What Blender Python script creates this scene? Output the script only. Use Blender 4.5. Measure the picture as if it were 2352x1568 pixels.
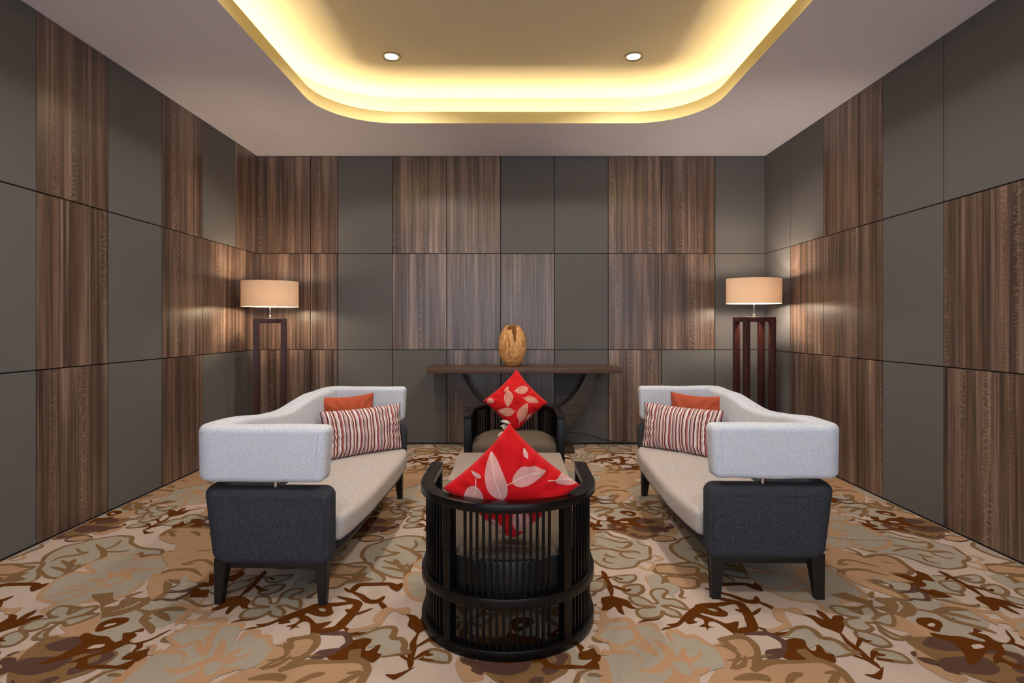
import bpy, bmesh, math, random
from mathutils import Vector, Matrix, noise
from mathutils.geometry import tessellate_polygon

for o in list(bpy.data.objects):
    bpy.data.objects.remove(o)
S = bpy.context.scene
COL = S.collection
PI = math.pi
random.seed(7)

# ------------------------------------------------------------------ camera
cam_d = bpy.data.cameras.new('camera')
cam = bpy.data.objects.new('camera', cam_d)
COL.objects.link(cam)
cam.location = (0, 0, 1.3)
cam.rotation_euler = (PI / 2, 0, 0)
cam_d.sensor_width = 36.0
cam_d.lens = 20.0
cam_d.shift_x = -4 / 2352
cam_d.shift_y = -36 / 2352
cam_d.clip_start = 0.05
S.camera = cam

# ------------------------------------------------------------------ exposure, world, lights
S.view_settings.view_transform = 'Standard'
S.view_settings.look = 'None'
S.view_settings.exposure = 0.1
S.view_settings.gamma = 1.0
S.view_settings.use_curve_mapping = False

W = bpy.data.worlds.new('world')
S.world = W
W.use_nodes = True
bg = W.node_tree.nodes['Background']
bg.inputs[0].default_value = (0.74, 0.84, 1.0, 1)     # cool daylight fill through the unseen end left open behind the camera
bg.inputs[1].default_value = 2.15


def spot(loc, power, color, angle=110, blend=0.7, size=0.05, rot=(0, 0, 0)):
    d = bpy.data.lights.new('downlight_lamp', 'SPOT')
    d.energy = power
    d.color = color
    d.spot_size = math.radians(angle)
    d.spot_blend = blend
    d.shadow_soft_size = size
    o = bpy.data.objects.new('downlight_lamp', d)
    o.location = loc
    o.rotation_euler = rot
    COL.objects.link(o)
    return o


DOWN = [(-1.0, 4.65), (0.98, 4.65), (-1.0, 2.9), (0.98, 2.9), (-1.0, 1.15), (0.98, 1.15)]
for dx, dy in DOWN:
    spot((dx, dy, 3.475), 64, (1.0, 0.92, 0.86), angle=156, blend=0.45, size=0.075)


# ------------------------------------------------------------------ helpers
def lin(h, k=1.0):
    h = h.lstrip('#')
    out = []
    for i in (0, 2, 4):
        c = int(h[i:i + 2], 16) / 255
        c = c / 12.92 if c <= 0.04045 else ((c + 0.055) / 1.055) ** 2.4
        out.append(c * k)
    return (out[0], out[1], out[2], 1)


def finish(me, smooth=True, ang=35):
    if smooth:
        me.shade_smooth()
        me.set_sharp_from_angle(angle=math.radians(ang))
    me.update()


def put(name, me, mat, parent=None, loc=None, rot=None):
    o = bpy.data.objects.new(name, me)
    if mat is not None and not me.materials:
        me.materials.append(mat)
    COL.objects.link(o)
    if parent:
        o.parent = parent
    if loc:
        o.location = loc
    if rot:
        o.rotation_euler = rot
    return o


def mk(name, verts, faces, mat, parent=None, smooth=True, ang=35, loc=None, rot=None):
    me = bpy.data.meshes.new(name)
    me.from_pydata([tuple(v) for v in verts], [], faces)
    finish(me, smooth, ang)
    return put(name, me, mat, parent, loc, rot)


def frombm(name, bm, mat, parent=None, smooth=True, ang=35, loc=None, rot=None):
    bmesh.ops.recalc_face_normals(bm, faces=bm.faces[:])
    me = bpy.data.meshes.new(name)
    bm.to_mesh(me)
    bm.free()
    finish(me, smooth, ang)
    return put(name, me, mat, parent, loc, rot)


def thing(name, label, cat, loc=(0, 0, 0), rz=0, group=None):
    o = bpy.data.objects.new(name, None)
    o.empty_display_size = 0.1
    COL.objects.link(o)
    o.location = loc
    o.rotation_euler = (0, 0, rz)
    tag(o, label, cat, group)
    return o


def tag(o, label=None, cat=None, group=None, kind=None):
    if label: o['label'] = label
    if cat: o['category'] = cat
    if group: o['group'] = group
    if kind: o['kind'] = kind
    return o


def bbox(bm, x0, x1, y0, y1, z0, z1, bev=0.0, seg=2, M=None):
    g = bmesh.ops.create_cube(bm, size=1.0)
    vs = g['verts']
    for v in vs:
        v.co = Vector(((x0 + x1) / 2 + v.co.x * (x1 - x0), (y0 + y1) / 2 + v.co.y * (y1 - y0), (z0 + z1) / 2 + v.co.z * (z1 - z0)))
    if M is not None:
        bmesh.ops.transform(bm, matrix=M, verts=vs)
    if bev > 0:
        es = set()
        for v in vs:
            es.update(v.link_edges)
        bmesh.ops.bevel(bm, geom=list(es), offset=bev, segments=seg, profile=0.6, affect='EDGES')


def boxobj(name, b, mat, parent=None, bev=0.003, seg=2, loc=None, rot=None):
    bm = bmesh.new()
    bbox(bm, *b, bev=bev, seg=seg)
    return frombm(name, bm, mat, parent, ang=22, loc=loc, rot=rot)


def tube(bm, pts, r, n=10, cap=True):
    """tube along points; r number or list"""
    pts = [Vector(p) for p in pts]
    rs = r if isinstance(r, (list, tuple)) else [r] * len(pts)
    up = Vector((0.12, 0.31, 1)).normalized()
    rings = []
    for i, p in enumerate(pts):
        d = (pts[min(i + 1, len(pts) - 1)] - pts[max(i - 1, 0)]).normalized()
        a = d.cross(up)
        if a.length < 0.05:
            a = d.cross(Vector((1, 0, 0)))
        a.normalize()
        b = d.cross(a).normalized()
        rings.append([bm.verts.new(p + (a * math.cos(2 * PI * k / n) + b * math.sin(2 * PI * k / n)) * rs[i]) for k in range(n)])
    for i in range(len(rings) - 1):
        for k in range(n):
            bm.faces.new((rings[i][k], rings[i][(k + 1) % n], rings[i + 1][(k + 1) % n], rings[i + 1][k]))
    if cap:
        bm.faces.new(rings[0])
        bm.faces.new(rings[-1])


def lathe(bm, prof, n=32, cx=0, cy=0):
    rings = []
    for r, z in prof:
        rings.append([bm.verts.new((cx + r * math.cos(2 * PI * k / n), cy + r * math.sin(2 * PI * k / n), z)) for k in range(n)])
    for i in range(len(rings) - 1):
        for k in range(n):
            bm.faces.new((rings[i][k], rings[i][(k + 1) % n], rings[i + 1][(k + 1) % n], rings[i + 1][k]))
    return rings


def rr_profile(hn, hz, r, inset, seg=4):
    """rounded rectangle profile, centred, in (n, z)"""
    hn -= inset; hz -= inset
    r = max(r - inset, 0.0015)
    r = min(r, hn * 0.98, hz * 0.98)
    P = []
    for cx, cz, a0 in ((hn - r, hz - r, 0), (-(hn - r), hz - r, 90), (-(hn - r), -(hz - r), 180), (hn - r, -(hz - r), 270)):
        for k in range(seg + 1):
            a = math.radians(a0 + 90 * k / seg)
            P.append((cx + r * math.cos(a), cz + r * math.sin(a)))
    return P


def sweep(path, th, z0, z1, r, endr=None, seg=4, sub=True):
    """rounded bar swept along a plan path [(x,y)..]; returns verts, faces"""
    pts = [Vector((p[0], p[1])) for p in path]
    if endr is None: endr = r
    hn, hz, zc = th / 2, (z1 - z0) / 2, (z0 + z1) / 2

    def tang(i):
        a = pts[min(i + 1, len(pts) - 1)] - pts[max(i - 1, 0)]
        return a.normalized()
    rings = []
    # start cap rings
    def ring(p, t, inset):
        n = Vector((t.y, -t.x))
        return [(p.x + n.x * a, p.y + n.y * a, zc + b) for a, b in rr_profile(hn, hz, r, inset, seg)]
    t0 = (pts[1] - pts[0]).normalized()
    caps = [(0.0, 1.0), (0.08, 0.62), (0.3, 0.29), (0.62, 0.075)]
    for d, ins in caps:
        rings.append(ring(pts[0] + t0 * (d * endr), t0, ins * endr))
    rings.append(ring(pts[0] + t0 * endr, t0, 0))
    for i in range(1, len(pts) - 1):
        if (pts[i] - pts[0]).length < endr * 1.1 or (pts[i] - pts[-1]).length < endr * 1.1: continue
        rings.append(ring(pts[i], tang(i), 0))
    t1 = (pts[-1] - pts[-2]).normalized()
    rings.append(ring(pts[-1] - t1 * endr, t1, 0))
    for d, ins in reversed(caps):
        rings.append(ring(pts[-1] - t1 * (d * endr), t1, ins * endr))
    V, F = [], []
    m = len(rings[0])
    for rg in rings: V.extend(rg)
    for i in range(len(rings) - 1):
        for k in range(m):
            F.append((i * m + k, i * m + (k + 1) % m, (i + 1) * m + (k + 1) % m, (i + 1) * m + k))
    F.append(tuple(range(m))[::-1])
    F.append(tuple((len(rings) - 1) * m + k for k in range(m)))
    return V, F


def rbox(hx, hy, hz, r, nx=8, ny=8, nz=3):
    """rounded box as dense quads, centred"""
    def axis(h, n):
        c = [-h, -h + r * 0.25, -h + r * 0.6, -h + r]
        for k in range(1, n):
            c.append(-h + r + (2 * h - 2 * r) * k / n)
        c += [h - r, h - r * 0.6, h - r * 0.25, h]
        return c
    A = (axis(hx, nx), axis(hy, ny), axis(hz, nz))
    H = (hx, hy, hz)
    V, F, idx = [], [], {}

    def vid(p):
        key = tuple(round(c, 5) for c in p)
        if key not in idx:
            q = [max(-(H[i] - r), min(H[i] - r, p[i])) for i in range(3)]
            d = Vector([p[i] - q[i] for i in range(3)])
            if d.length > 1e-9:
                d = d.normalized() * r
            idx[key] = len(V)
            V.append([q[i] + d[i] for i in range(3)])
        return idx[key]
    for ax in range(3):
        a, b = (ax + 1) % 3, (ax + 2) % 3
        for sgn in (-1, 1):
            for i in range(len(A[a]) - 1):
                for j in range(len(A[b]) - 1):
                    q = []
                    for (ii, jj) in ((i, j), (i + 1, j), (i + 1, j + 1), (i, j + 1)):
                        p = [0, 0, 0]
                        p[ax] = sgn * H[ax]; p[a] = A[a][ii]; p[b] = A[b][jj]
                        q.append(vid(p))
                    F.append(tuple(q) if sgn > 0 else tuple(reversed(q)))
    return V, F


# ------------------------------------------------------------------ materials
class NT:
    def __init__(self, name):
        m = bpy.data.materials.new(name)
        m.use_nodes = True
        self.m = m
        self.t = m.node_tree
        self.p = self.t.nodes['Principled BSDF']

    def n(self, typ, **kw):
        nd = self.t.nodes.new(typ)
        for k, v in kw.items():
            if k == 'inp':
                for kk, vv in v.items():
                    if isinstance(vv, bpy.types.NodeSocket): self.t.links.new(vv, nd.inputs[kk])
                    else: nd.inputs[kk].default_value = vv
            else:
                setattr(nd, k, v)
        return nd

    def math(self, op, a, b=None, c=None, clamp=False):
        nd = self.n('ShaderNodeMath', operation=op)
        nd.use_clamp = clamp
        for i, v in enumerate((a, b, c)):
            if v is None: continue
            if isinstance(v, bpy.types.NodeSocket): self.t.links.new(v, nd.inputs[i])
            else: nd.inputs[i].default_value = v
        return nd.outputs[0]

    def link(self, a, b): self.t.links.new(a, b)

    def mix(self, f, a, b):
        nd = self.n('ShaderNodeMix', data_type='RGBA')
        for i, v in ((0, f), (6, a), (7, b)):
            if isinstance(v, bpy.types.NodeSocket): self.t.links.new(v, nd.inputs[i])
            else: nd.inputs[i].default_value = v
        return nd.outputs[2]

    def ramp(self, f, stops, interp='LINEAR'):
        nd = self.n('ShaderNodeValToRGB')
        cr = nd.color_ramp
        cr.interpolation = interp
        while len(cr.elements) < len(stops): cr.elements.new(0.5)
        for e, (p, c) in zip(cr.elements, stops):
            e.position = p; e.color = c
        self.link(f, nd.inputs[0])
        return nd.outputs[0]

    def noise(self, vec, scale, detail=3, rough=0.5, dist=0.0):
        nd = self.n('ShaderNodeTexNoise', inp={'Scale': scale, 'Detail': detail, 'Roughness': rough, 'Distortion': dist})
        if vec is not None: self.link(vec, nd.inputs['Vector'])
        return nd.outputs[0]

    def mapping(self, vec, scale=(1, 1, 1), rot=(0, 0, 0), loc=(0, 0, 0)):
        nd = self.n('ShaderNodeMapping', inp={'Scale': scale, 'Rotation': rot, 'Location': loc})
        self.link(vec, nd.inputs['Vector'])
        return nd.outputs[0]

    def coord(self, out='Object'):
        return self.n('ShaderNodeTexCoord').outputs[out]

    def bump(self, h, strength=0.3, dist=0.002):
        nd = self.n('ShaderNodeBump', inp={'Strength': strength, 'Distance': dist})
        self.link(h, nd.inputs['Height'])
        self.link(nd.outputs[0], self.p.inputs['Normal'])

    def base(self, c):
        if isinstance(c, bpy.types.NodeSocket): self.link(c, self.p.inputs['Base Color'])
        else: self.p.inputs['Base Color'].default_value = c

    def set(self, **kw):
        for k, v in kw.items():
            self.p.inputs[k.replace('_', ' ')].default_value = v


def simple(name, hexc, rough=0.5, metal=0.0, k=1.0, spec=None, nscale=None, namp=0.12):
    N = NT(name)
    c = lin(hexc, k)
    if nscale:
        f = N.noise(N.coord(), nscale, 4)
        d = tuple(x * (1 - namp) for x in c[:3]) + (1,)
        l = tuple(min(1, x * (1 + namp)) for x in c[:3]) + (1,)
        N.base(N.ramp(f, [(0.3, d), (0.7, l)]))
    else:
        N.base(c)
    N.set(Roughness=rough, Metallic=metal)
    if spec is not None: N.p.inputs['Specular IOR Level'].default_value = spec
    return N.m


def fabric(name, light, dark, sx=260, sz=900, rough=0.95, bump=0.35, streak=0.5, blotch=None, sheen=0.0):
    """woven melange: fine threads in two directions"""
    N = NT(name)
    co = N.coord()
    a = N.noise(N.mapping(co, (sx, sx, sz)), 1.0, 2, 0.6)
    b = N.noise(N.mapping(co, (sz, sz, sx)), 1.0, 2, 0.6)
    f = N.math('ADD', N.math('MULTIPLY', a, 1 - streak), N.math('MULTIPLY', b, streak))
    c = N.ramp(f, [(0.36, lin(dark)), (0.62, lin(light))])
    if blotch:
        g = N.noise(co, 5.0, 4, 0.6)
        c = N.mix(N.ramp(g, [(0.4, (0, 0, 0, 1)), (0.7, (0.75, 0.75, 0.75, 1))]), c, lin(blotch))
    N.base(c)
    N.set(Roughness=rough)
    N.p.inputs['Specular IOR Level'].default_value = 0.15
    if sheen: N.p.inputs['Sheen Weight'].default_value = sheen
    N.bump(f, bump, 0.0015)
    return N.m


def veneer(name, k=1.0):
    N = NT(name)
    co = N.coord()
    rnd = N.n('ShaderNodeObjectInfo').outputs['Random']
    off = N.n('ShaderNodeCombineXYZ')
    N.link(N.math('MULTIPLY', rnd, 37.0), off.inputs[0])
    N.link(N.math('MULTIPLY', rnd, 0.0), off.inputs[2])
    v = N.n('ShaderNodeVectorMath', operation='ADD')
    N.link(co, v.inputs[0]); N.link(off.outputs[0], v.inputs[1])
    v = v.outputs[0]
    big = N.noise(N.mapping(v, (7, 7, 0.22)), 1.0, 3, 0.55, 0.3)
    mid = N.noise(N.mapping(v, (34, 34, 0.5)), 1.0, 4, 0.6, 0.25)
    fine = N.noise(N.mapping(v, (190, 190, 2.0)), 1.0, 3, 0.6)
    f = N.math('ADD', N.math('ADD', N.math('MULTIPLY', big, 0.42), N.math('MULTIPLY', mid, 0.40)), N.math('MULTIPLY', fine, 0.18))
    c = N.ramp(f, [(0.38, lin('#271e19', k)), (0.46, lin('#40332b', k)), (0.52, lin('#5b4a40', k)), (0.575, lin('#7c695d', k)), (0.65, lin('#a18c7b', k))])
    hue = N.noise(N.mapping(v, (11, 11, 0.1)), 1.0, 2)
    c = N.mix(N.ramp(hue, [(0.45, (0, 0, 0, 1)), (0.7, (0.38, 0.38, 0.38, 1))]), c, lin('#74543f', k))
    # fleck figure: short slanting bars within some vertical bands
    band = N.ramp(N.noise(N.mapping(v, (9, 9, 0.12), loc=(5, 0, 3)), 1.0, 1), [(0.52, (0, 0, 0, 1)), (0.62, (1, 1, 1, 1))])
    fl = N.noise(N.mapping(v, (26, 26, 120), rot=(0, math.radians(28), 0)), 1.0, 2)
    fl = N.ramp(fl, [(0.5, (0, 0, 0, 1)), (0.62, (1, 1, 1, 1))])
    m = N.math('MULTIPLY', N.math('MULTIPLY', band, fl), 0.30)
    c = N.mix(m, c, lin('#b39a88', k))
    N.base(c)
    N.set(Roughness=0.30)
    N.p.inputs['Specular IOR Level'].default_value = 0.75
    N.bump(f, 0.12, 0.001)
    return N.m


M = {}
M['veneer'] = veneer('dark_wood_veneer', 1.3)
M['panel_fabric'] = fabric('grey_panel_fabric', '#6d6b6a', '#595756', 500, 900, 0.7, 0.15, 0.5)
M['backing'] = simple('panel_joint_black', '#0b0a0a', 0.8)
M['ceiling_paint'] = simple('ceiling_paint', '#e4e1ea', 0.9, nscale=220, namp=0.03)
M['glow_tinted_paint'] = simple('cove_paint_glow_tinted', '#d8cdb2', 0.9)  # whitish ceiling paint with the warm cove glow tinted into it
M['trim'] = simple('satin_trim', '#8c7d5c', 0.45, nscale=20, namp=0.05)
M['glow_tinted_lip'] = simple('lip_paint_yellow_glow', '#d6c68e', 0.9)  # yellow of the cove light put into the lip's colour
M['black_wood'] = simple('black_lacquered_wood', '#0a0909', 0.30, spec=0.28, nscale=60, namp=0.3)
M['leg_wood'] = simple('dark_leg_wood', '#120f0e', 0.4, nscale=40, namp=0.3)
M['mahogany'] = simple('mahogany_lacquer', '#3a1510', 0.42, spec=0.35, nscale=30, namp=0.3)
M['seat_shade_shell'] = simple('dark_seat_shade', '#14171b', 0.38)  # near-black tone stands in for shade on the seat's rear face
M['chrome'] = simple('brushed_steel', '#b8b4ae', 0.25, 1.0)
M['sofa_light'] = fabric('light_grey_upholstery', '#e9eef8', '#a9b2c2', 150, 620, 0.95, 0.4, 0.4)
M['sofa_seat'] = fabric('worn_beige_grey_seat_fabric', '#cfcaca', '#a09c9d', 110, 600, 0.95, 0.35, 0.35, blotch='#c0b1a6')
M['sofa_dark'] = fabric('charcoal_upholstery', '#4c4f56', '#202228', 620, 110, 0.9, 0.3, 0.2)
M['seat_olive'] = fabric('olive_brown_seat_fabric', '#72675a', '#4b4136', 700, 250, 0.9, 0.35, 0.5)
M['table_grey'] = simple('matt_taupe_grey_laminate', '#a59890', 0.42, nscale=8, namp=0.04)
M['console_top'] = simple('brown_lacquer', '#573e2e', 0.42, nscale=20, namp=0.08)
M['white_petal'] = simple('white_petal', '#f3efe2', 0.6)
M['petal_eye'] = simple('flower_eye', '#b8b060', 0.7)
M['green'] = simple('green_stem', '#4d6a2a', 0.5)
M['cable'] = simple('black_cable', '#080808', 0.4)


def orange_mat():
    N = NT('burnt_orange_waffle_weave')
    uv = N.coord('UV')
    ch = N.n('ShaderNodeTexChecker', inp={'Scale': 95.0})
    N.link(uv, ch.inputs['Vector'])
    n = N.noise(uv, 40, 3)
    c = N.mix(N.math('MULTIPLY', ch.outputs['Fac'], 0.35), lin('#b9553a'), lin('#8b3c28'))
    c = N.mix(N.math('MULTIPLY', n, 0.25), c, lin('#c46a48'))
    N.base(c)
    N.set(Roughness=0.9)
    N.p.inputs['Specular IOR Level'].default_value = 0.2
    N.bump(ch.outputs['Fac'], 0.5, 0.002)
    return N.m


def stripe_mat():
    N = NT('multicolour_striped_cotton')
    uv = N.coord('UV')
    sp = N.n('ShaderNodeSeparateXYZ'); N.link(uv, sp.inputs[0])
    u = N.math('FRACT', N.math('ADD', N.math('MULTIPLY', sp.outputs[0], 7.2), 10.0))
    cols = ['#4a1a30', '#efe6e0', '#c4a09a', '#722a3c', '#efe9e8', '#d48a62', '#5c2038', '#d4c0bc', '#f4eeee', '#86384c', '#b0706a', '#e9dedc', '#3a1428', '#bc9a98', '#d6ccd0', '#a04f44']
    wd = [4, 7, 6, 5, 4, 3, 5, 8, 5, 6, 7, 6, 4, 8, 5, 4]
    tot = sum(wd); acc = 0; st = []
    for c, w in zip(cols, wd):
        st.append((acc / tot, lin(c))); acc += w
    c = N.ramp(u, st, 'CONSTANT')
    N.base(c)
    N.set(Roughness=0.75)
    N.p.inputs['Specular IOR Level'].default_value = 0.3
    f = N.noise(N.mapping(uv, (900, 300, 1)), 1.0, 2)
    N.bump(f, 0.15, 0.001)
    return N.m


def leaf_mat(name, leaves, white='#e8dcd2', red='#c00a14'):
    """red cushion cloth printed with skeleton leaves. leaf: tip(x,z), base(x,z), half width, stem length (metres on the cloth)"""
    N = NT(name)
    uv = N.coord('UV')
    total = None
    for (tx, tz, bx, bz, hw, st) in leaves:
        cx, cz = (tx + bx) / 2, (tz + bz) / 2
        L = math.hypot(tx - bx, tz - bz) / 2
        a = math.atan2(tz - bz, tx - bx)
        sub = N.n('ShaderNodeVectorMath', operation='SUBTRACT')
        N.link(uv, sub.inputs[0]); sub.inputs[1].default_value = (cx, cz, 0)
        rot = N.n('ShaderNodeVectorRotate', rotation_type='Z_AXIS', inp={'Angle': -a})
        N.link(sub.outputs[0], rot.inputs['Vector'])
        sp = N.n('ShaderNodeSeparateXYZ'); N.link(rot.outputs[0], sp.inputs[0])
        s = N.math('DIVIDE', sp.outputs[0], L)
        # slight bend of the midrib
        t = N.math('ADD', sp.outputs[1], N.math('MULTIPLY', N.math('MULTIPLY', s, s), hw * 0.18))
        at = N.math('ABSOLUTE', t)
        one = N.math('SUBTRACT', 1.0, N.math('MULTIPLY', s, s), clamp=True)
        # fuller towards the base: width = hw * (1-s^2)^.7 * (1 - .28 s)
        wid = N.math('MULTIPLY', N.math('MULTIPLY', N.math('POWER', one, 0.7), hw), N.math('SUBTRACT', 1.0, N.math('MULTIPLY', s, 0.28)))
        inside = N.math('GREATER_THAN', N.math('SUBTRACT', wid, at), 0.0)
        ph = N.math('FRACT', N.math('ADD', N.math('MULTIPLY', N.math('SUBTRACT', sp.outputs[0], N.math('MULTIPLY', at, 0.85)), 172.0), 50.0))
        vein = N.math('MULTIPLY', N.math('LESS_THAN', ph, 0.60), inside)
        rib = N.math('MULTIPLY', N.math('LESS_THAN', at, 0.0020), N.math('MULTIPLY', N.math('LESS_THAN', s, 0.97), N.math('GREATER_THAN', s, -1.0 - st / L)))
        m = N.math('MAXIMUM', vein, rib)
        total = m if total is None else N.math('MAXIMUM', total, m)
    fac = N.math('MULTIPLY', total, 0.86)
    N.base(N.mix(fac, lin(red), lin(white)))
    N.set(Roughness=0.72)
    N.p.inputs['Specular IOR Level'].default_value = 0.25
    N.p.inputs['Sheen Weight'].default_value = 0.08
    f = N.noise(uv, 500, 3)
    N.bump(f, 0.12, 0.001)
    return N.m


def carpet_mat(name, hexc):
    N = NT(name)
    co = N.n('ShaderNodeNewGeometry').outputs['Position']
    f = N.noise(co, 420, 4, 0.7)
    g = N.noise(co, 6, 3, 0.6)
    c = lin(hexc)
    d = tuple(x * 0.72 for x in c[:3]) + (1,); l = tuple(min(1, x * 1.2) for x in c[:3]) + (1,)
    cc = N.ramp(f, [(0.35, d), (0.65, l)])
    cc = N.mix(N.math('MULTIPLY', g, 0.16), cc, tuple(x * 0.7 for x in c[:3]) + (1,))
    N.base(cc)
    N.set(Roughness=1.0)
    N.p.inputs['Specular IOR Level'].default_value = 0.05
    N.bump(f, 0.6, 0.004)
    return N.m


def carved_mat():
    N = NT('carved_honey_wood')
    co = N.coord()
    a = N.noise(N.mapping(co, (90, 90, 12), rot=(0, 0.12, 0)), 1.0, 4, 0.6, 0.6)
    c = N.ramp(a, [(0.3, lin('#b06c2c')), (0.5, lin('#e0a562')), (0.7, lin('#f8d09c'))])
    N.base(c)
    N.set(Roughness=0.38)
    N.bump(a, 0.8, 0.006)
    return N.m


def darkgrain():
    N = NT('dark_ebonised_oak')
    co = N.coord()
    a = N.noise(N.mapping(co, (3, 60, 170)), 1.0, 4, 0.6)
    N.base(N.ramp(a, [(0.35, lin('#201813')), (0.65, lin('#4d3b30'))]))
    N.set(Roughness=0.35)
    return N.m


def shade_mat():
    N = NT('cream_linen_shade')
    co = N.coord()
    f = N.noise(N.mapping(co, (300, 300, 900)), 1.0, 2)
    c = N.ramp(f, [(0.3, lin('#dcc4a8')), (0.7, lin('#ecd8c0'))])
    N.base(c)
    N.set(Roughness=0.9)
    tr = N.n('ShaderNodeBsdfTranslucent')
    tr.inputs[0].default_value = lin('#d8c4ac')
    mx = N.n('ShaderNodeMixShader', inp={0: 0.17})
    out = N.t.nodes['Material Output']
    N.link(N.p.outputs[0], mx.inputs[1]); N.link(tr.outputs[0], mx.inputs[2]); N.link(mx.outputs[0], out.inputs[0])
    return N.m


def emit(name, col, s):
    N = NT(name)
    N.base((0, 0, 0, 1))
    N.p.inputs['Emission Color'].default_value = col
    N.p.inputs['Emission Strength'].default_value = s
    return N.m


def glass(name, rough=0.0):
    N = NT(name)
    N.base((1, 1, 1, 1))
    N.set(Roughness=rough)
    N.p.inputs['Transmission Weight'].default_value = 1.0
    N.p.inputs['IOR'].default_value = 1.45
    return N.m


M['orange'] = orange_mat()
M['stripe'] = stripe_mat()
M['khaki'] = simple('khaki_backing_cloth', '#a89a7c', 0.85)
M['carved'] = carved_mat()
M['darkgrain'] = darkgrain()
M['shade'] = shade_mat()
M['strip'] = emit('warm_cove_strip', (1.0, 0.84, 0.53, 1), 60.0)
M['lens'] = emit('downlight_lens', (1.0, 0.93, 0.78, 1), 9.0)
M['bulb'] = emit('warm_bulb', (1.0, 0.8, 0.5, 1), 25.0)
M['glass'] = glass('clear_glass')
CARPET = {'P': '#d2beb0', 'S': '#b2a898', 'T': '#8d6d4a', 'O': '#c29b78', 'L': '#bf9a78', 'K': '#683810', 'U': '#65493f'}
CNAME = {'P': 'pale pink ground', 'S': 'sage grey', 'T': 'tan outlines', 'O': 'peach outlines', 'L': 'salmon petals', 'K': 'rust brown branches', 'U': 'plum brown'}
for k_, h_ in CARPET.items():
    M['carpet_' + k_] = carpet_mat('carpet_pile_' + CNAME[k_].replace(' ', '_'), h_)

# ------------------------------------------------------------------ floor with carpet
XL, XR, YB, YF = -2.82, 2.76, 6.25, -2.6
floor = boxobj('floor', (XL - 0.15, XR + 0.15, YF, YB + 0.15, -0.1, 0.0), M['carpet_P'], bev=0)
tag(floor, 'floral patterned wall to wall carpet', kind='structure')

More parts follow.
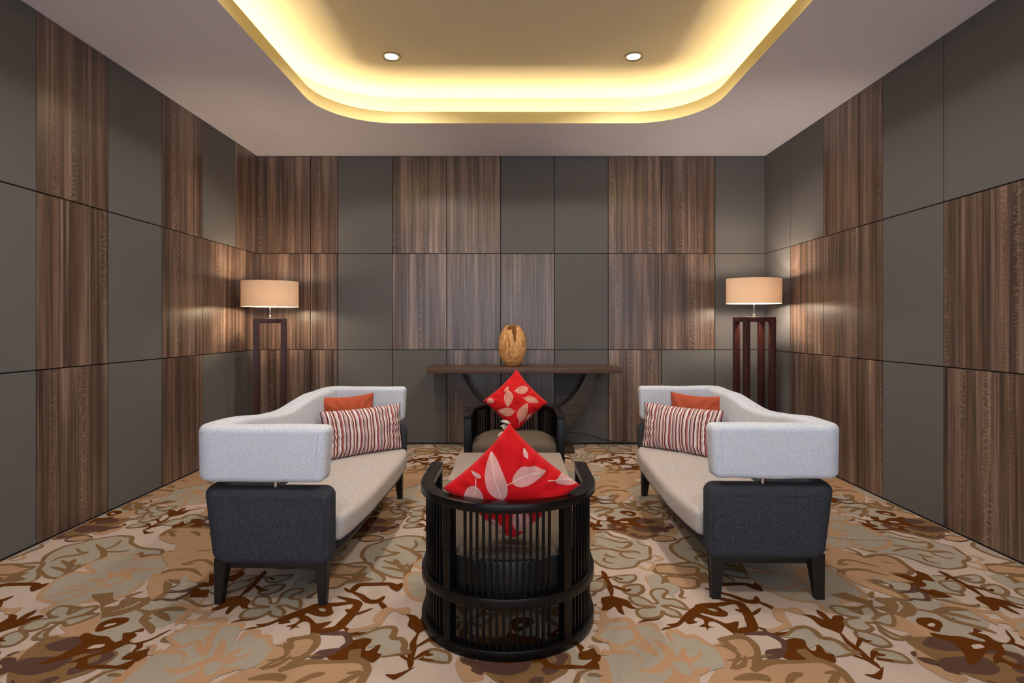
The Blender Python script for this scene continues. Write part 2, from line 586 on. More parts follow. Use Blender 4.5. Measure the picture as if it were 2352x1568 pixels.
CARPET_DATA = """
S 0 -2337 2932 -2403 2939 -2487 2996 -2572 3070 -2610 3155 -2640 3206 -2654 3283 -2642 3364 -2591 3414 -2552 3466 -2498 3501 -2447 3522 -2349 3501 -2297 3414 -2199 3339 -2114 3315 -2042 3299 -2009 3237 -2119 3199 -2320 3126 -2350 2977
T -16
T 20 -2556 3326 -2493 3272 -2447 3257 -2488 3222 -2547 3196 -2550 3140
T 22 -2489 3389 -2415 3323 -2377 3291 -2312 3206 -2324 3140
T 14 -2403 3315 -2371 3323 -2361 3380 -2385 3457
T 14 -2374 3283 -2286 3272 -2214 3294
T 20 -2508 3155 -2433 3105 -2373 3073 -2367 3112
T 24 -2448 3169 -2413 3098 -2358 3016
T 20 -2499 3070 -2423 3040 -2348 3003 -2339 3036
T 20 -2107 3199 -2140 3268
T 12 -2122 3222 -2031 3232
S 0 -2321 2818 -2342 2939 -2314 3003 -2191 2983 -2307 3070 -2320 3126 -2278 3192 -2215 3232 -2123 3214 -2108 3155 -2045 3206 -1948 3206 -1876 3126 -1875 3030 -1894 2926 -1866 2841 -1877 2739 -1924 2696 -2016 2696 -2033 2665 -2048 2594 -2124 2580 -2154 2604 -2144 2665 -2260 2707
O -14
O 0 -2134 3098 -2076 3030 -2012 3063 -2000 2977 -1955 2926 -1955 2877 -1960 2853 -1926 2795 -1966 2830 -2014 2830 -1984 2773 -2044 2841 -2097 2877 -2199 2911 -2120 2916 -2099 2926 -2115 2964 -2167 3036 -2100 2990 -2080 3003
S 0 -2067 2877 -2083 2926 -2054 2949 -2012 2932 -2002 2889 -2019 2859
O 16 -2232 2801 -2187 2839 -2135 2863
O 16 -2142 2663 -2097 2756 -2071 2827 -2047 2853
O 14 -2258 2723 -2169 2782 -2096 2818
O 14 -2036 2996 -1977 3036 -1887 3050
O 12 -2084 3050 -2042 3155 -1966 3177
O 12 -2033 2665 -1999 2680 -1950 2696 -1906 2728 -1838 2767
S 0 -953 3050 -905 3105 -797 3119 -746 3030 -699 2977 -663 2920 -670 2877 -750 2871 -893 2877
T 0 -918 3050 -882 3087 -852 3030 -836 3057 -806 2996 -770 3003 -771 2951 -720 2924 -754 2887 -877 2877 -906 2901 -942 3016
L 0 -936 2996 -889 3010 -836 2964 -827 2914 -881 2892 -906 2901
T -10
T 16 -953 3050 -905 3105 -797 3119 -746 3030 -699 2977 -663 2920 -670 2877
L 0 751 3057 777 3091 850 3101 923 3070 985 3063 962 2983 880 2967 817 2980 753 2996
T -18
L 0 783 2939 810 2954 894 2939 942 2914 910 2830 848 2820 810 2839 783 2877
T -14
T 16 759 2977 769 2926 750 2877 721 2847
T 14 813 2830 826 2784 799 2728 827 2718
O 12 690 2971 680 2914 685 2853 679 2807
S 0 700 2964 754 2977 763 2926 742 2865 789 2877 826 2818 772 2739 785 2696 810 2644 775 2696 736 2761 684 2807 682 2865
S 0 2440 3888 2429 3802 2407 3660 2348 3528 2437 3466 2536 3457 2569 3381 2558 3260 2544 3177 2482 3141 2438 3071 2348 3043 2295 3050 2249 3098 2243 3155 2200 3214 2159 3245 2046 3260 2249 3583 2300 3621
T 14 2027 3229 2154 3237 2224 3163 2249 3098 2295 3050 2348 3043 2438 3071 2477 3134 2544 3177 2570 3276 2582 3348 2537 3389 2536 3457
T 16 2300 3621 2363 3593 2395 3519 2450 3483 2484 3457
T 18 2275 3519 2338 3483 2379 3448 2427 3414 2482 3419 2474 3372 2419 3323 2385 3356
T 14 2240 3406 2257 3364 2328 3356
T 22 2180 3276 2293 3323 2357 3307 2403 3276 2487 3273 2509 3237
T 18 2306 3245 2315 3214 2362 3188
T 14 2401 3273 2393 3229 2420 3185 2466 3182
T 12 2298 3199 2286 3141 2337 3105
O 14 2546 3222 2589 3214 2613 3170 2554 3141
O 16 2460 3098 2474 3057 2509 3030 2548 3098 2530 3141
O 8 2506 3141 2546 3110
S 0 2058 3719 2161 3802 2232 3739 2276 3640 2269 3565 2268 3440 2206 3355 2098 3315 2056 3339 2048 3389 1961 3339 1854 3339 1945 3528
O 16 2245 3750 2287 3679 2275 3574 2196 3555 2134 3565
O 22 2197 3546 2249 3501 2262 3431 2206 3355 2098 3315 2056 3339 2040 3397
O 16 1858 3347 1910 3326 1998 3347 2043 3380
O 18 2035 3640 2138 3640
O 24 2010 3583 2044 3537 2047 3474 2019 3372
O 20 1992 3565 1985 3492 1945 3389
O 16 2103 3699 2163 3781 2216 3823
O 10 2083 3546 2145 3483
T 16 1939 3323 1974 3275 1967 3214
T 14 2012 3339 2045 3291 2096 3272
S 0 1688 3030 1715 3016 1715 2939 1665 2853 1597 2773 1561 2784 1555 2830 1602 2926
T 0 1755 3057 1792 3003 1819 2926 1811 2853 1837 2818 1805 2707 1787 2634 1717 2575 1678 2604 1631 2665 1569 2707 1532 2750 1570 2761 1618 2773 1640 2739 1676 2696 1701 2696 1667 2634 1729 2644 1711 2696 1747 2728 1793 2696 1817 2739 1797 2789 1742 2830 1728 2914 1707 3003
L 0 1770 3199 1881 3244 1928 3199 1970 3169 2010 3214 2094 3222 2126 3169 2142 3140 2129 3070 2082 3003 2004 2996 1894 2983 1808 3030 1732 3098
T 22 1776 3222 1849 3252 1911 3275 1946 3229 1976 3199 2033 3222 2100 3222 2137 3177 2127 3084 2118 3030 2064 2977 1978 2983 1886 2971 1804 3023
T 12 1793 3155 1879 3119 1960 3070
T 10 2023 3140 2085 3109
S 0 1853 2762 1940 2773 1989 2740 1945 2707 1876 2697 1845 2718
S 0 1925 2927 1986 2902 1974 2830 1937 2807 1881 2819
U 14 1859 2801 1912 2793 1970 2801 2015 2842 2004 2896 1956 2914 1908 2952
K 0 1929 2958 2000 2980 2050 2971 2071 2946 2111 2977 2125 3030 2162 2977 2152 2927 2137 2884 2094 2914 2078 2878 2079 2830 2011 2836 1986 2878 1954 2920
S 0 2165 2952 2244 2952 2258 2927 2242 2878 2229 2848 2164 2848 2191 2813 2167 2745 2120 2762 2085 2784 1999 2813 2063 2842 2096 2902 2142 2890
T 14 2170 2958 2244 2952 2255 2902 2232 2848 2159 2848
T 14 2162 2844 2191 2813 2167 2745 2118 2760 2080 2779
S 0 1776 2625 1835 2681 1925 2665 1933 2595 1955 2547 1962 2482 1943 2447 2023 2443 2067 2473 2106 2537 2100 2595 2101 2697 2017 2707 1975 2665 1972 2595 1957 2537 1899 2473 1790 2491 1756 2537
T 26 1820 2697 1897 2697 1963 2697 1938 2615 1957 2575 1991 2556 2027 2528 2056 2505
T 20 1971 2707 2051 2740 2105 2729
O 20 2101 2724 2098 2655 2112 2610 2151 2585 2204 2590 2172 2635
S 0 -1725 2634 -1700 2665 -1635 2739 -1566 2624 -1618 2614 -1689 2594
S 0 -1829 2446 -1831 2500 -1810 2537 -1722 2585 -1651 2565 -1643 2509 -1612 2455 -1621 2412 -1650 2395 -1616 2346 -1642 2338 -1697 2379 -1748 2387 -1813 2412
T 30 -2033 2632 -1955 2594 -1892 2537 -1838 2464
T 30 -1885 2527 -1844 2537 -1842 2575 -1857 2609
T 40 -1858 2537 -1789 2575 -1745 2619 -1735 2665 -1732 2707
T 24 -1822 2712 -1759 2702 -1730 2728 -1705 2807 -1740 2877
T 24 -1742 2614 -1657 2575 -1634 2509 -1560 2446 -1529 2404
T 20 -1661 2589 -1612 2604 -1566 2624
T 16 -1813 2784 -1851 2739 -1847 2718
K 0 -1782 2420 -1805 2464 -1803 2500 -1769 2532 -1716 2532 -1694 2500 -1712 2464 -1740 2438 -1761 2416
P 0 -1774 2460 -1768 2477 -1738 2489 -1737 2473 -1758 2457
L 0 -1977 2189 -1990 2246 -1969 2276 -1925 2338 -1883 2362 -1833 2420 -1816 2387 -1786 2330 -1785 2284 -1839 2254 -1888 2232 -1896 2182 -1921 2128
T 14 -1906 2284 -1880 2299 -1881 2338 -1856 2362
T 10 -1880 2299 -1833 2300
U 12 -1977 2189 -1990 2246 -1968 2270
U 14 -1937 2342 -1896 2379 -1865 2420 -1830 2460
L 0 2684 4024 2746 4000 2807 3976 2784 3914 2721 3868 2785 3839 2757 3766 2759 3696 2826 3696 2836 3629 2798 3539 2725 3552 2728 3629 2712 3738 2650 3824 2615 3883
T 0 2397 3724 2487 3766 2610 3839 2774 3824 2769 3710 2722 3590 2605 3466 2533 3466 2476 3539 2418 3590 2391 3656
U 0 2585 3831 2660 3839 2733 3780 2683 3738 2613 3735 2585 3780
U 0 2557 3690 2658 3696 2744 3676 2756 3616 2640 3575 2567 3603 2548 3643
U 0 2402 3710 2497 3766 2566 3738 2533 3717 2460 3710 2443 3669 2477 3643 2511 3616 2488 3577 2445 3603 2415 3656
U 0 2503 3565 2540 3565 2559 3539 2550 3514 2596 3527 2582 3502 2614 3514 2670 3552 2637 3502 2588 3480 2548 3487 2513 3527
U 0 2768 3683 2821 3690 2814 3656 2775 3629 2772 3601 2735 3577 2727 3603
L 0 2637 3496 2697 3527 2764 3496 2767 3454 2688 3428 2636 3448
U -8
T 10 2610 3710 2687 3703 2755 3717
K 0 -1813 2370 -1809 2408 -1745 2383 -1697 2379 -1642 2338 -1622 2354 -1651 2404 -1621 2412 -1593 2446 -1576 2420 -1607 2412 -1581 2387 -1585 2346 -1552 2330 -1507 2362 -1488 2404 -1463 2438 -1480 2391 -1499 2350 -1517 2330 -1501 2299 -1520 2265 -1533 2314 -1578 2322 -1613 2261 -1656 2232 -1651 2203 -1622 2175 -1574 2182 -1519 2175 -1489 2203 -1460 2235 -1437 2182 -1451 2148 -1497 2155 -1578 2155 -1660 2155 -1683 2196 -1720 2189 -1683 2239 -1640 2268 -1670 2280 -1702 2254 -1750 2217 -1805 2182 -1823 2189 -1790 2246 -1769 2330
P 0 -1715 2287 -1709 2314 -1668 2322 -1667 2299
K 24 -838 2818 -795 2782 -777 2851 -714 2859 -629 2863 -587 2844 -563 2875
K 0 -627 2853 -587 2847 -564 2877 -553 2830 -569 2782 -607 2812
K 26 -795 2782 -736 2739 -686 2684 -640 2684 -621 2734
K 20 -635 2684 -596 2624 -577 2583
K 30 -848 2731 -788 2702 -732 2665 -727 2594 -741 2509 -759 2445 -804 2427 -846 2404 -853 2346
K 22 -948 2594 -933 2634 -883 2649 -829 2653 -777 2665 -727 2665
K 16 -756 2594 -714 2565 -685 2583 -648 2618
K 20 -734 2455 -677 2399 -627 2399 -602 2419
K 0 -737 2665 -706 2665 -710 2604 -731 2575 -735 2556 -774 2604 -742 2614
K 0 629 2429 653 2451 683 2460 664 2473 716 2491 756 2546 815 2614 865 2644 915 2660 941 2634 955 2604 969 2575 953 2546 918 2542 876 2560 852 2575 842 2560 873 2537 908 2500 929 2482 988 2500 948 2420 930 2399 911 2446 890 2491 860 2500 843 2464 867 2451 843 2451 827 2429 826 2455 800 2460 831 2482 838 2518 815 2537 792 2509 807 2495 763 2477 751 2500 717 2464 669 2442
S 0 889 2612 915 2614 930 2589 906 2589
K 0 543 2489 586 2523 640 2527 665 2570 677 2596 675 2556 637 2514 591 2504
S 0 557 2728 598 2731 632 2696 648 2660 675 2665 670 2707 665 2761 688 2801 733 2812 752 2784 720 2739 721 2707 761 2702 784 2675 799 2609 763 2622 725 2644 688 2636 716 2614 743 2585 749 2542 712 2544 684 2565 677 2594 659 2546 617 2529 569 2532 558 2580 578 2614 639 2622 652 2632 603 2639 567 2655 555 2686
T -11
K 0 420 2718 470 2734 521 2707 543 2686 552 2634 570 2614 538 2614 509 2644 499 2614 498 2560 477 2580 467 2634 437 2604 401 2594 414 2644 411 2675
K 20 470 2723 478 2807 476 2901 473 2983 467 3016
K 12 420 2908 460 2936 475 2964
K 12 483 2939 527 2936 561 2911
K 14 485 2853 521 2818 554 2793 579 2812
S 0 510 2939 553 2956 628 2967 624 2920 582 2880 534 2887
T -11
S 0 558 2841 631 2856 636 2795 592 2748 552 2759 540 2804
T -13
K 14 526 2816 553 2789 578 2809
K 14 521 2936 561 2911
S 0 376 2889 458 2889 451 2830 410 2786 363 2793
T -12
K 0 1300 2560 1344 2551 1372 2514 1371 2565 1387 2604 1405 2565 1403 2518 1436 2551 1471 2546 1451 2491 1418 2446 1380 2404 1358 2429 1326 2464 1322 2527
K 18 1383 2416 1373 2338 1380 2284 1382 2217 1389 2182 1390 2155
K 0 1306 2121 1342 2121 1384 2148 1409 2168 1352 2092 1328 2099
K 10 1328 2254 1361 2224 1385 2202
S 0 1467 2634 1524 2629 1548 2594 1567 2560 1585 2614 1633 2636 1649 2614 1634 2556 1586 2514 1651 2556 1701 2565 1672 2500 1639 2464 1608 2482 1587 2500 1582 2455 1594 2404 1626 2370 1665 2381 1607 2356 1572 2370 1564 2420 1585 2482 1553 2491 1540 2486 1544 2446 1504 2420 1464 2429 1447 2464 1462 2509 1507 2526 1540 2532 1496 2546 1464 2575
T -12
S 0 1444 2404 1472 2420 1532 2379 1535 2314 1485 2305 1457 2330 1437 2362
T -11
S 0 1436 2268 1471 2284 1529 2254 1533 2196 1481 2202 1428 2217
T -11
K 14 1381 2291 1441 2362 1449 2346 1477 2344
K 14 1386 2203 1435 2265 1443 2246 1468 2246
K 10 1412 2217 1443 2214 1476 2206
S 0 1100 2379 1144 2387 1201 2438 1256 2455 1280 2429 1285 2370 1318 2358 1342 2322 1346 2284 1371 2261 1319 2245 1264 2232 1237 2314 1194 2291 1204 2354 1145 2370
T 18 1100 2379 1144 2387 1201 2438 1255 2453 1279 2427 1280 2370 1318 2358 1341 2321 1343 2280 1371 2261 1319 2246 1264 2232
L 0 907 2128 995 2189 1082 2196 1169 2203 1212 2168 1242 2115 1236 2051 1100 1936 749 1883 755 1992 842 2115
L 0 840 2338 886 2354 934 2362 972 2346 959 2254 912 2161 937 2148 939 2076 787 1992 686 2027 757 2141 808 2168 798 2232 805 2276
T 0 956 2203 1010 2221 1068 2210 1132 2214 1182 2228 1227 2196 1250 2141 1240 2064 1209 2058 1217 2141 1186 2189 1077 2185 991 2178 909 2131 897 2161
T 0 844 2362 923 2391 943 2408 982 2370 995 2307 970 2224 956 2168 905 2144 918 2196 959 2268 961 2342 932 2358 881 2342 901 2291 882 2274 855 2295 807 2318 865 2310
T 0 818 2161 863 2182 890 2210 909 2246 911 2217 886 2168 840 2146
T 30 808 2089 878 2105 923 2099 936 2076
T 20 983 2051 1035 2108 1080 2126
T 22 1160 2126 1211 2130 1165 2076 1132 2039
K 0 1122 2350 1175 2366 1200 2346 1189 2307 1190 2276 1208 2276 1232 2314 1246 2307 1242 2261 1264 2246 1248 2203 1232 2196 1184 2232 1126 2210 1070 2214 1047 2246 1091 2276 1107 2322
T 0 1130 2276 1170 2287 1179 2254 1182 2228 1143 2217 1132 2246
U 22 967 2395 1024 2402 1070 2402 1096 2370 1108 2330 1080 2280
U 0 1009 2276 1085 2291 1084 2261 1035 2221 990 2223
O 0 1198 2624 1248 2614 1303 2624 1317 2575 1288 2556 1239 2594 1216 2537 1205 2464 1151 2429 1093 2404 1077 2429 1122 2446 1180 2482 1160 2518 1167 2565
S 0 652 2412 692 2425 715 2379 760 2379 782 2338 812 2284 813 2217 800 2168 760 2148 700 2128 646 2021 523 1992 335 1992 346 2182 368 2239 398 2291 419 2362 371 2429 376 2491 445 2509 503 2514 517 2464 603 2473 624 2412 639 2330
O 22 338 2425 367 2429 383 2491 445 2507 503 2514 510 2464 485 2425 443 2395 416 2354 405 2307 420 2272 481 2254 503 2199
O 20 415 2350 481 2338 537 2272 567 2232
O 22 515 2455 519 2387 545 2307 568 2235
O 18 516 2460 566 2477 607 2473 618 2420
O 30 576 2362 604 2299 618 2239 581 2182 530 2141 467 2149
O 22 652 2338 652 2404 691 2422 714 2377 756 2380 782 2336 819 2291
O 0 673 2284 696 2287 681 2239 713 2232 744 2276 741 2239 697 2196 672 2155 752 2161 710 2121 676 2102 671 2051 539 2051 588 2115 596 2161 593 2196 641 2232
S 0 606 2182 637 2203 666 2189 670 2134 651 2111 621 2134
O 34 334 2239 346 2182 339 2115 337 2027
O 18 343 2243 393 2265 447 2254
O 12 299 2299 327 2310 341 2261
K 0 260 2261 296 2276 320 2293 332 2254 343 2239 330 2197 310 2219 288 2212 255 2217
T 12 275 2115 300 2118 330 2108
T 0 324 2370 348 2395 386 2438 419 2438 416 2395 388 2338 352 2332 327 2346
S 0 358 2374 374 2385 382 2374 365 2361
L 0 -2000 3227 -1945 3304 -1763 3252 -1678 3131 -1561 2913 -1557 2873 -1760 2913 -1667 2759 -1708 2689 -1814 2815 -1890 2975 -1823 3018
T 22 -1845 2970 -1823 3018 -1770 3031 -1711 3027 -1619 2952
T 18 -1772 2911 -1696 2881 -1619 2871 -1553 2881
T 26 -1770 2893 -1702 2796 -1693 2732 -1708 2689
T 14 -2008 3265 -1937 3291 -1843 3323
T 14 -1892 3215 -1854 3252 -1843 3323
T 16 -1797 3085 -1777 3143 -1741 3203 -1817 3197 -1862 3164
T 14 -1792 3085 -1736 3113 -1681 3137
U 18 -1699 2689 -1676 2704 -1614 2693 -1590 2724 -1577 2759 -1584 2787 -1644 2815 -1685 2825 -1678 2852 -1639 2844
K 0 -1642 2834 -1619 2863 -1549 2865 -1566 2825 -1533 2796 -1501 2801 -1473 2732 -1516 2718 -1557 2732 -1580 2787
T 16 -1569 2702 -1528 2689 -1482 2650 -1429 2636 -1398 2655
O 30 -1591 2655 -1492 2625 -1470 2557 -1477 2489
O 22 -1471 2467 -1462 2504 -1417 2493 -1380 2481 -1382 2549 -1367 2589
T 22 -1638 2579 -1578 2611 -1492 2603
S 0 -1439 2369 -1419 2410 -1382 2438 -1322 2440 -1280 2445 -1273 2410 -1277 2356 -1324 2323 -1342 2298
O -12
T 12 827 5131 940 5150 1025 5170
L 0 736 4798 818 4868 895 4904 1047 4940 995 4696 891 4631 789 4567 642 4475 647 4631
T 20 649 4521 728 4599 789 4615 853 4552
T 14 775 4781 820 4746 876 4746
T 18 846 5252 889 5170 830 5091
S 0 624 4316 666 4344 706 4358 737 4416 758 4409 721 4316 736 4260 673 4254
U 14 603 4316 624 4288 643 4247 691 4240 739 4227
"""


def catmull(P, closed, n=3):
    out = []
    m = len(P)
    rng = range(m) if closed else range(m - 1)
    for i in rng:
        p0 = P[(i - 1) % m] if closed or i > 0 else P[0]
        p1 = P[i]; p2 = P[(i + 1) % m]
        p3 = P[(i + 2) % m] if closed or i + 2 < m else P[-1]
        for k in range(n):
            t = k / n
            out.append((cub(p0[0], p1[0], p2[0], p3[0], t), cub(p0[1], p1[1], p2[1], p3[1], t)))
    if not closed: out.append(tuple(P[-1]))
    return out


def cub(a, b, c, d, t):
    m1 = (c - a) * 0.4; m2 = (d - b) * 0.4
    t2, t3 = t * t, t * t * t
    return (2 * t3 - 3 * t2 + 1) * b + (t3 - 2 * t2 + t) * m1 + (-2 * t3 + 3 * t2) * c + (t3 - t2) * m2


def clip_poly(P, x0, x1, y0, y1):
    for ax, lim, sg in ((0, x0, 1), (0, x1, -1), (1, y0, 1), (1, y1, -1)):
        if not P: return P
        out = []
        for i in range(len(P)):
            a, b = P[i - 1], P[i]
            ia, ib = (a[ax] - lim) * sg >= 0, (b[ax] - lim) * sg >= 0
            if ia != ib:
                t = (lim - a[ax]) / (b[ax] - a[ax])
                out.append((a[0] + t * (b[0] - a[0]), a[1] + t * (b[1] - a[1])))
            if ib: out.append(b)
        P = out
    return P


AX, GC, GY = 1.785, 0.828, 1.462      # repeat of the carpet: translation in x, glide reflection in y
elems = []
lastp = None
for ln in CARPET_DATA.strip().split('\n'):
    t = ln.split()
    c, w = t[0], int(t[1]) / 1000
    if len(t) > 2:
        pts = [(int(t[i]) / 1000, int(t[i + 1]) / 1000) for i in range(2, len(t), 2)]
    if w == 0:
        lastp = pts
        elems.append((c, 'f', catmull(pts, True), 0))
    elif w < 0:
        q = catmull(lastp, True)
        elems.append((c, 'c', q, -w * 1.75))
    else:
        w *= 1.6
        elems.append((c, 's', catmull(pts, False, 4), w))


def ribbon(P, w, closed):
    """list of convex-ish quads along a centre line"""
    m = len(P)
    Ls, Rs = [], []
    for i in range(m):
        a = P[(i - 1) % m] if (closed or i > 0) else P[0]
        b = P[(i + 1) % m] if (closed or i < m - 1) else P[-1]
        dx, dy = b[0] - a[0], b[1] - a[1]
        l = math.hypot(dx, dy) or 1
        s = i / (m - 1)
        k = 1.0 if closed else min(1.0, 0.25 + 3.2 * min(s, 1 - s))
        k *= 0.88 + 0.3 * noise.noise(Vector((P[i][0] * 9, P[i][1] * 9, w * 50)))
        nx, ny = -dy / l * w / 2 * k, dx / l * w / 2 * k
        Ls.append((P[i][0] + nx, P[i][1] + ny)); Rs.append((P[i][0] - nx, P[i][1] - ny))
    out = []
    for i in range(m if closed else m - 1):
        j = (i + 1) % m
        dx, dy = P[j][0] - P[i][0], P[j][1] - P[i][1]
        if math.hypot(dx, dy) < 1e-4: continue
        l0, l1 = Ls[i], Ls[j]; r0, r1 = Rs[i], Rs[j]
        # where a tight bend folds one side back, collapse that side to its middle
        if (l1[0] - l0[0]) * dx + (l1[1] - l0[1]) * dy < 0: l0 = l1 = ((l0[0] + l1[0]) / 2, (l0[1] + l1[1]) / 2)
        if (r1[0] - r0[0]) * dx + (r1[1] - r0[1]) * dy < 0: r0 = r1 = ((r0[0] + r1[0]) / 2, (r0[1] + r1[1]) / 2)
        out.append([l0, l1, r1, r0] if l0 != l1 and r0 != r1 else ([l0, r1, r0] if l0 == l1 else [l0, l1, r0]))
    return out


geo = {c: ([], []) for c in CARPET}
for idx, (c, kind, P, w) in enumerate(elems):
    z = 0.0004 + idx * 0.000014
    polys = [P] if kind == 'f' else ribbon(P, w, kind == 'c')
    for gy in range(-2, 4):
        for gx in range(-5, 6):
            if gy % 2: f = lambda p: (GC - p[0] + gx * AX, p[1] + gy * GY)
            else: f = lambda p: (p[0] + gx * AX, p[1] + gy * GY)
            q0 = [f(p) for p in P]
            if max(p[0] for p in q0) < XL or min(p[0] for p in q0) > XR or max(p[1] for p in q0) < 0.3 or min(p[1] for p in q0) > YB: continue
            V, F = geo[c]
            for pi_, pl in enumerate(polys):
                q = clip_poly([f(p) for p in pl], XL, XR, 0.3, YB)
                if len(q) < 3: continue
                b0 = len(V)
                ar = sum(q[i - 1][0] * q[i][1] - q[i][0] * q[i - 1][1] for i in range(len(q)))
                if ar < 0: q = q[::-1]
                zq = z + (pi_ % 8) * 0.0000014
                V.extend((x, y, zq) for x, y in q)
                if abs(ar) < 4e-7:
                    del V[b0:]
                    continue
                if kind != 'f':
                    for k3 in range(1, len(q) - 1):
                        cr = (q[k3][0] - q[0][0]) * (q[k3 + 1][1] - q[0][1]) - (q[k3][1] - q[0][1]) * (q[k3 + 1][0] - q[0][0])
                        if abs(cr) < 1e-7: continue
                        n3 = len(V)
                        V.extend((q[m3][0], q[m3][1], zq + k3 * 0.0000007) for m3 in (0, k3, k3 + 1))
                        F.append((n3, n3 + 1, n3 + 2) if cr > 0 else (n3, n3 + 2, n3 + 1))
                elif len(q) <= 3: F.append(tuple(range(b0, b0 + len(q))))
                else:
                    for tri in tessellate_polygon([[Vector((x, y, 0)) for x, y in q]]):
                        a_, b_, c_ = tri
                        cr = (q[b_][0] - q[a_][0]) * (q[c_][1] - q[a_][1]) - (q[b_][1] - q[a_][1]) * (q[c_][0] - q[a_][0])
                        F.append((b0 + a_, b0 + b_, b0 + c_) if cr > 0 else (b0 + a_, b0 + c_, b0 + b_))
for c in CARPET:
    V, F = geo[c]
    if F:
        o = mk('carpet_motif', V, F, M['carpet_' + c], floor, smooth=False)
        tag(o, 'carpet motifs in ' + CNAME[c], kind='stuff')

# ------------------------------------------------------------------ walls with panels
ZR = [0.012, 1.037, 2.094, 3.163]
BX = [XL, -2.234, -1.932, -1.334, -0.737, -0.1435, 0.445, 1.038, 1.626, 2.21, XR]
BT = ['WWW', 'WWW', 'GGG', 'GWW', 'WWW', 'WWG', 'GGG', 'WWW', 'GWW', 'GGG']          # bottom, middle, top
LY = [YB, 5.767, 5.154, 4.561, 3.958, 3.362, 2.76, 2.16, 1.56, 0.96, 0.36, -0.24, -0.84, -1.44, -2.04, YF]
LT = ['GWW', 'GWG', 'WWW', 'GGG', 'WWW', 'GGG', 'GGG', 'WWW', 'GWG', 'GGG', 'WWW', 'GGG', 'WWW', 'GWG', 'WWW']
RY = [YB, 5.68, 5.073, 4.559, 4.258, 3.654, 3.05, 2.45, 1.85, 1.25, 0.65, 0.05, -0.55, -1.15, -1.75, YF]
RT = ['GGG', 'WWG', 'WWW', 'WWW', 'GGG', 'WWG', 'GGG', 'WWW', 'WWG', 'GGG', 'WWW', 'GGG', 'WWG', 'GGG', 'WWW']
TH = 0.014
wb = boxobj('wall_back', (XL - 0.15, XR + 0.15, YB + TH, YB + 0.15, 0, 3.3), M['backing'], bev=0)
wl = boxobj('wall_left', (XL - 0.15, XL - TH, YF, YB + 0.15, 0, 3.3), M['backing'], bev=0)
wr = boxobj('wall_right', (XR + TH, XR + 0.15, YF, YB + 0.15, 0, 3.3), M['backing'], bev=0)
tag(wb, 'far wall of dark wood veneer and grey fabric panels', kind='structure')
tag(wl, 'left wall of tall wood veneer and grey fabric panels', kind='structure')
tag(wr, 'right wall of tall wood veneer and grey fabric panels', kind='structure')
pcache = {}


def panel(typ, w, h, parent, loc, rz, g0=0.0035, g1=0.0035):
    key = (typ, round(w, 3), round(h, 3), g0, g1)
    if key not in pcache:
        bm = bmesh.new()
        bbox(bm, -w / 2 + g0, w / 2 - g1, 0.0, TH + 0.002, -h / 2 + 0.0035, h / 2 - 0.0035, bev=0.0015, seg=1)
        bmesh.ops.recalc_face_normals(bm, faces=bm.faces[:])
        me = bpy.data.meshes.new('panel')
        bm.to_mesh(me); bm.free()
        finish(me)
        me.materials.append(M['veneer'] if typ == 'W' else M['panel_fabric'])
        pcache[key] = me
    return put('wood_panel' if typ == 'W' else 'fabric_panel', pcache[key], None, parent, loc, (0, 0, rz))


for i, ty in enumerate(BT):
    a, b = BX[i], BX[i + 1]
    for r in range(3):
        panel(ty[r], b - a, ZR[r + 1] - ZR[r], wb, ((a + b) / 2, YB, (ZR[r] + ZR[r + 1]) / 2), 0, 0.0 if i == 0 else 0.0035, 0.0 if i == 9 else 0.0035)
for i, ty in enumerate(LT):
    b, a = LY[i], LY[i + 1]
    for r in range(3):
        panel(ty[r], b - a, ZR[r + 1] - ZR[r], wl, (XL, (a + b) / 2, (ZR[r] + ZR[r + 1]) / 2), PI / 2, 0.0035, 0.0 if i == 0 else 0.0035)
for i, ty in enumerate(RT):
    b, a = RY[i], RY[i + 1]
    for r in range(3):
        panel(ty[r], b - a, ZR[r + 1] - ZR[r], wr, (XR, (a + b) / 2, (ZR[r] + ZR[r + 1]) / 2), -PI / 2, 0.0 if i == 0 else 0.0035, 0.0035)
bb = boxobj('baseboard_back', (XL, XR, YB - 0.004, YB + TH, 0, 0.014), M['cable'], bev=0.001)
tag(bb, 'thin black skirting under the far wall panels', kind='structure')
# ------------------------------------------------------------------ ceiling with cove
ZS, ZLIP, ZU = 3.165, 3.273, 3.5
OX0, OX1, OY0, OY1, RAD = -1.70, 1.715, -1.4, 5.24, 0.62


def rrect(off, n=14):
    x0, x1, y0, y1, r = OX0 - off, OX1 + off, OY0 - off, OY1 + off, RAD + off
    P = []
    for cx, cy, a0 in ((x1 - r, y1 - r, 0), (x0 + r, y1 - r, 90), (x0 + r, y0 + r, 180), (x1 - r, y0 + r, 270)):
        for k in range(n + 1):
            a = math.radians(a0 + 90 * k / n)
            P.append((cx + r * math.cos(a), cy + r * math.sin(a)))
    return P


def fill(outer, inner, z):
    loops = [[Vector((x, y, 0)) for x, y in outer]]
    if inner: loops.append([Vector((x, y, 0)) for x, y in inner])
    tr = tessellate_polygon(loops)
    V = [(p.x, p.y, z) for lp in loops for p in lp]
    return V, [tuple(t) for t in tr]


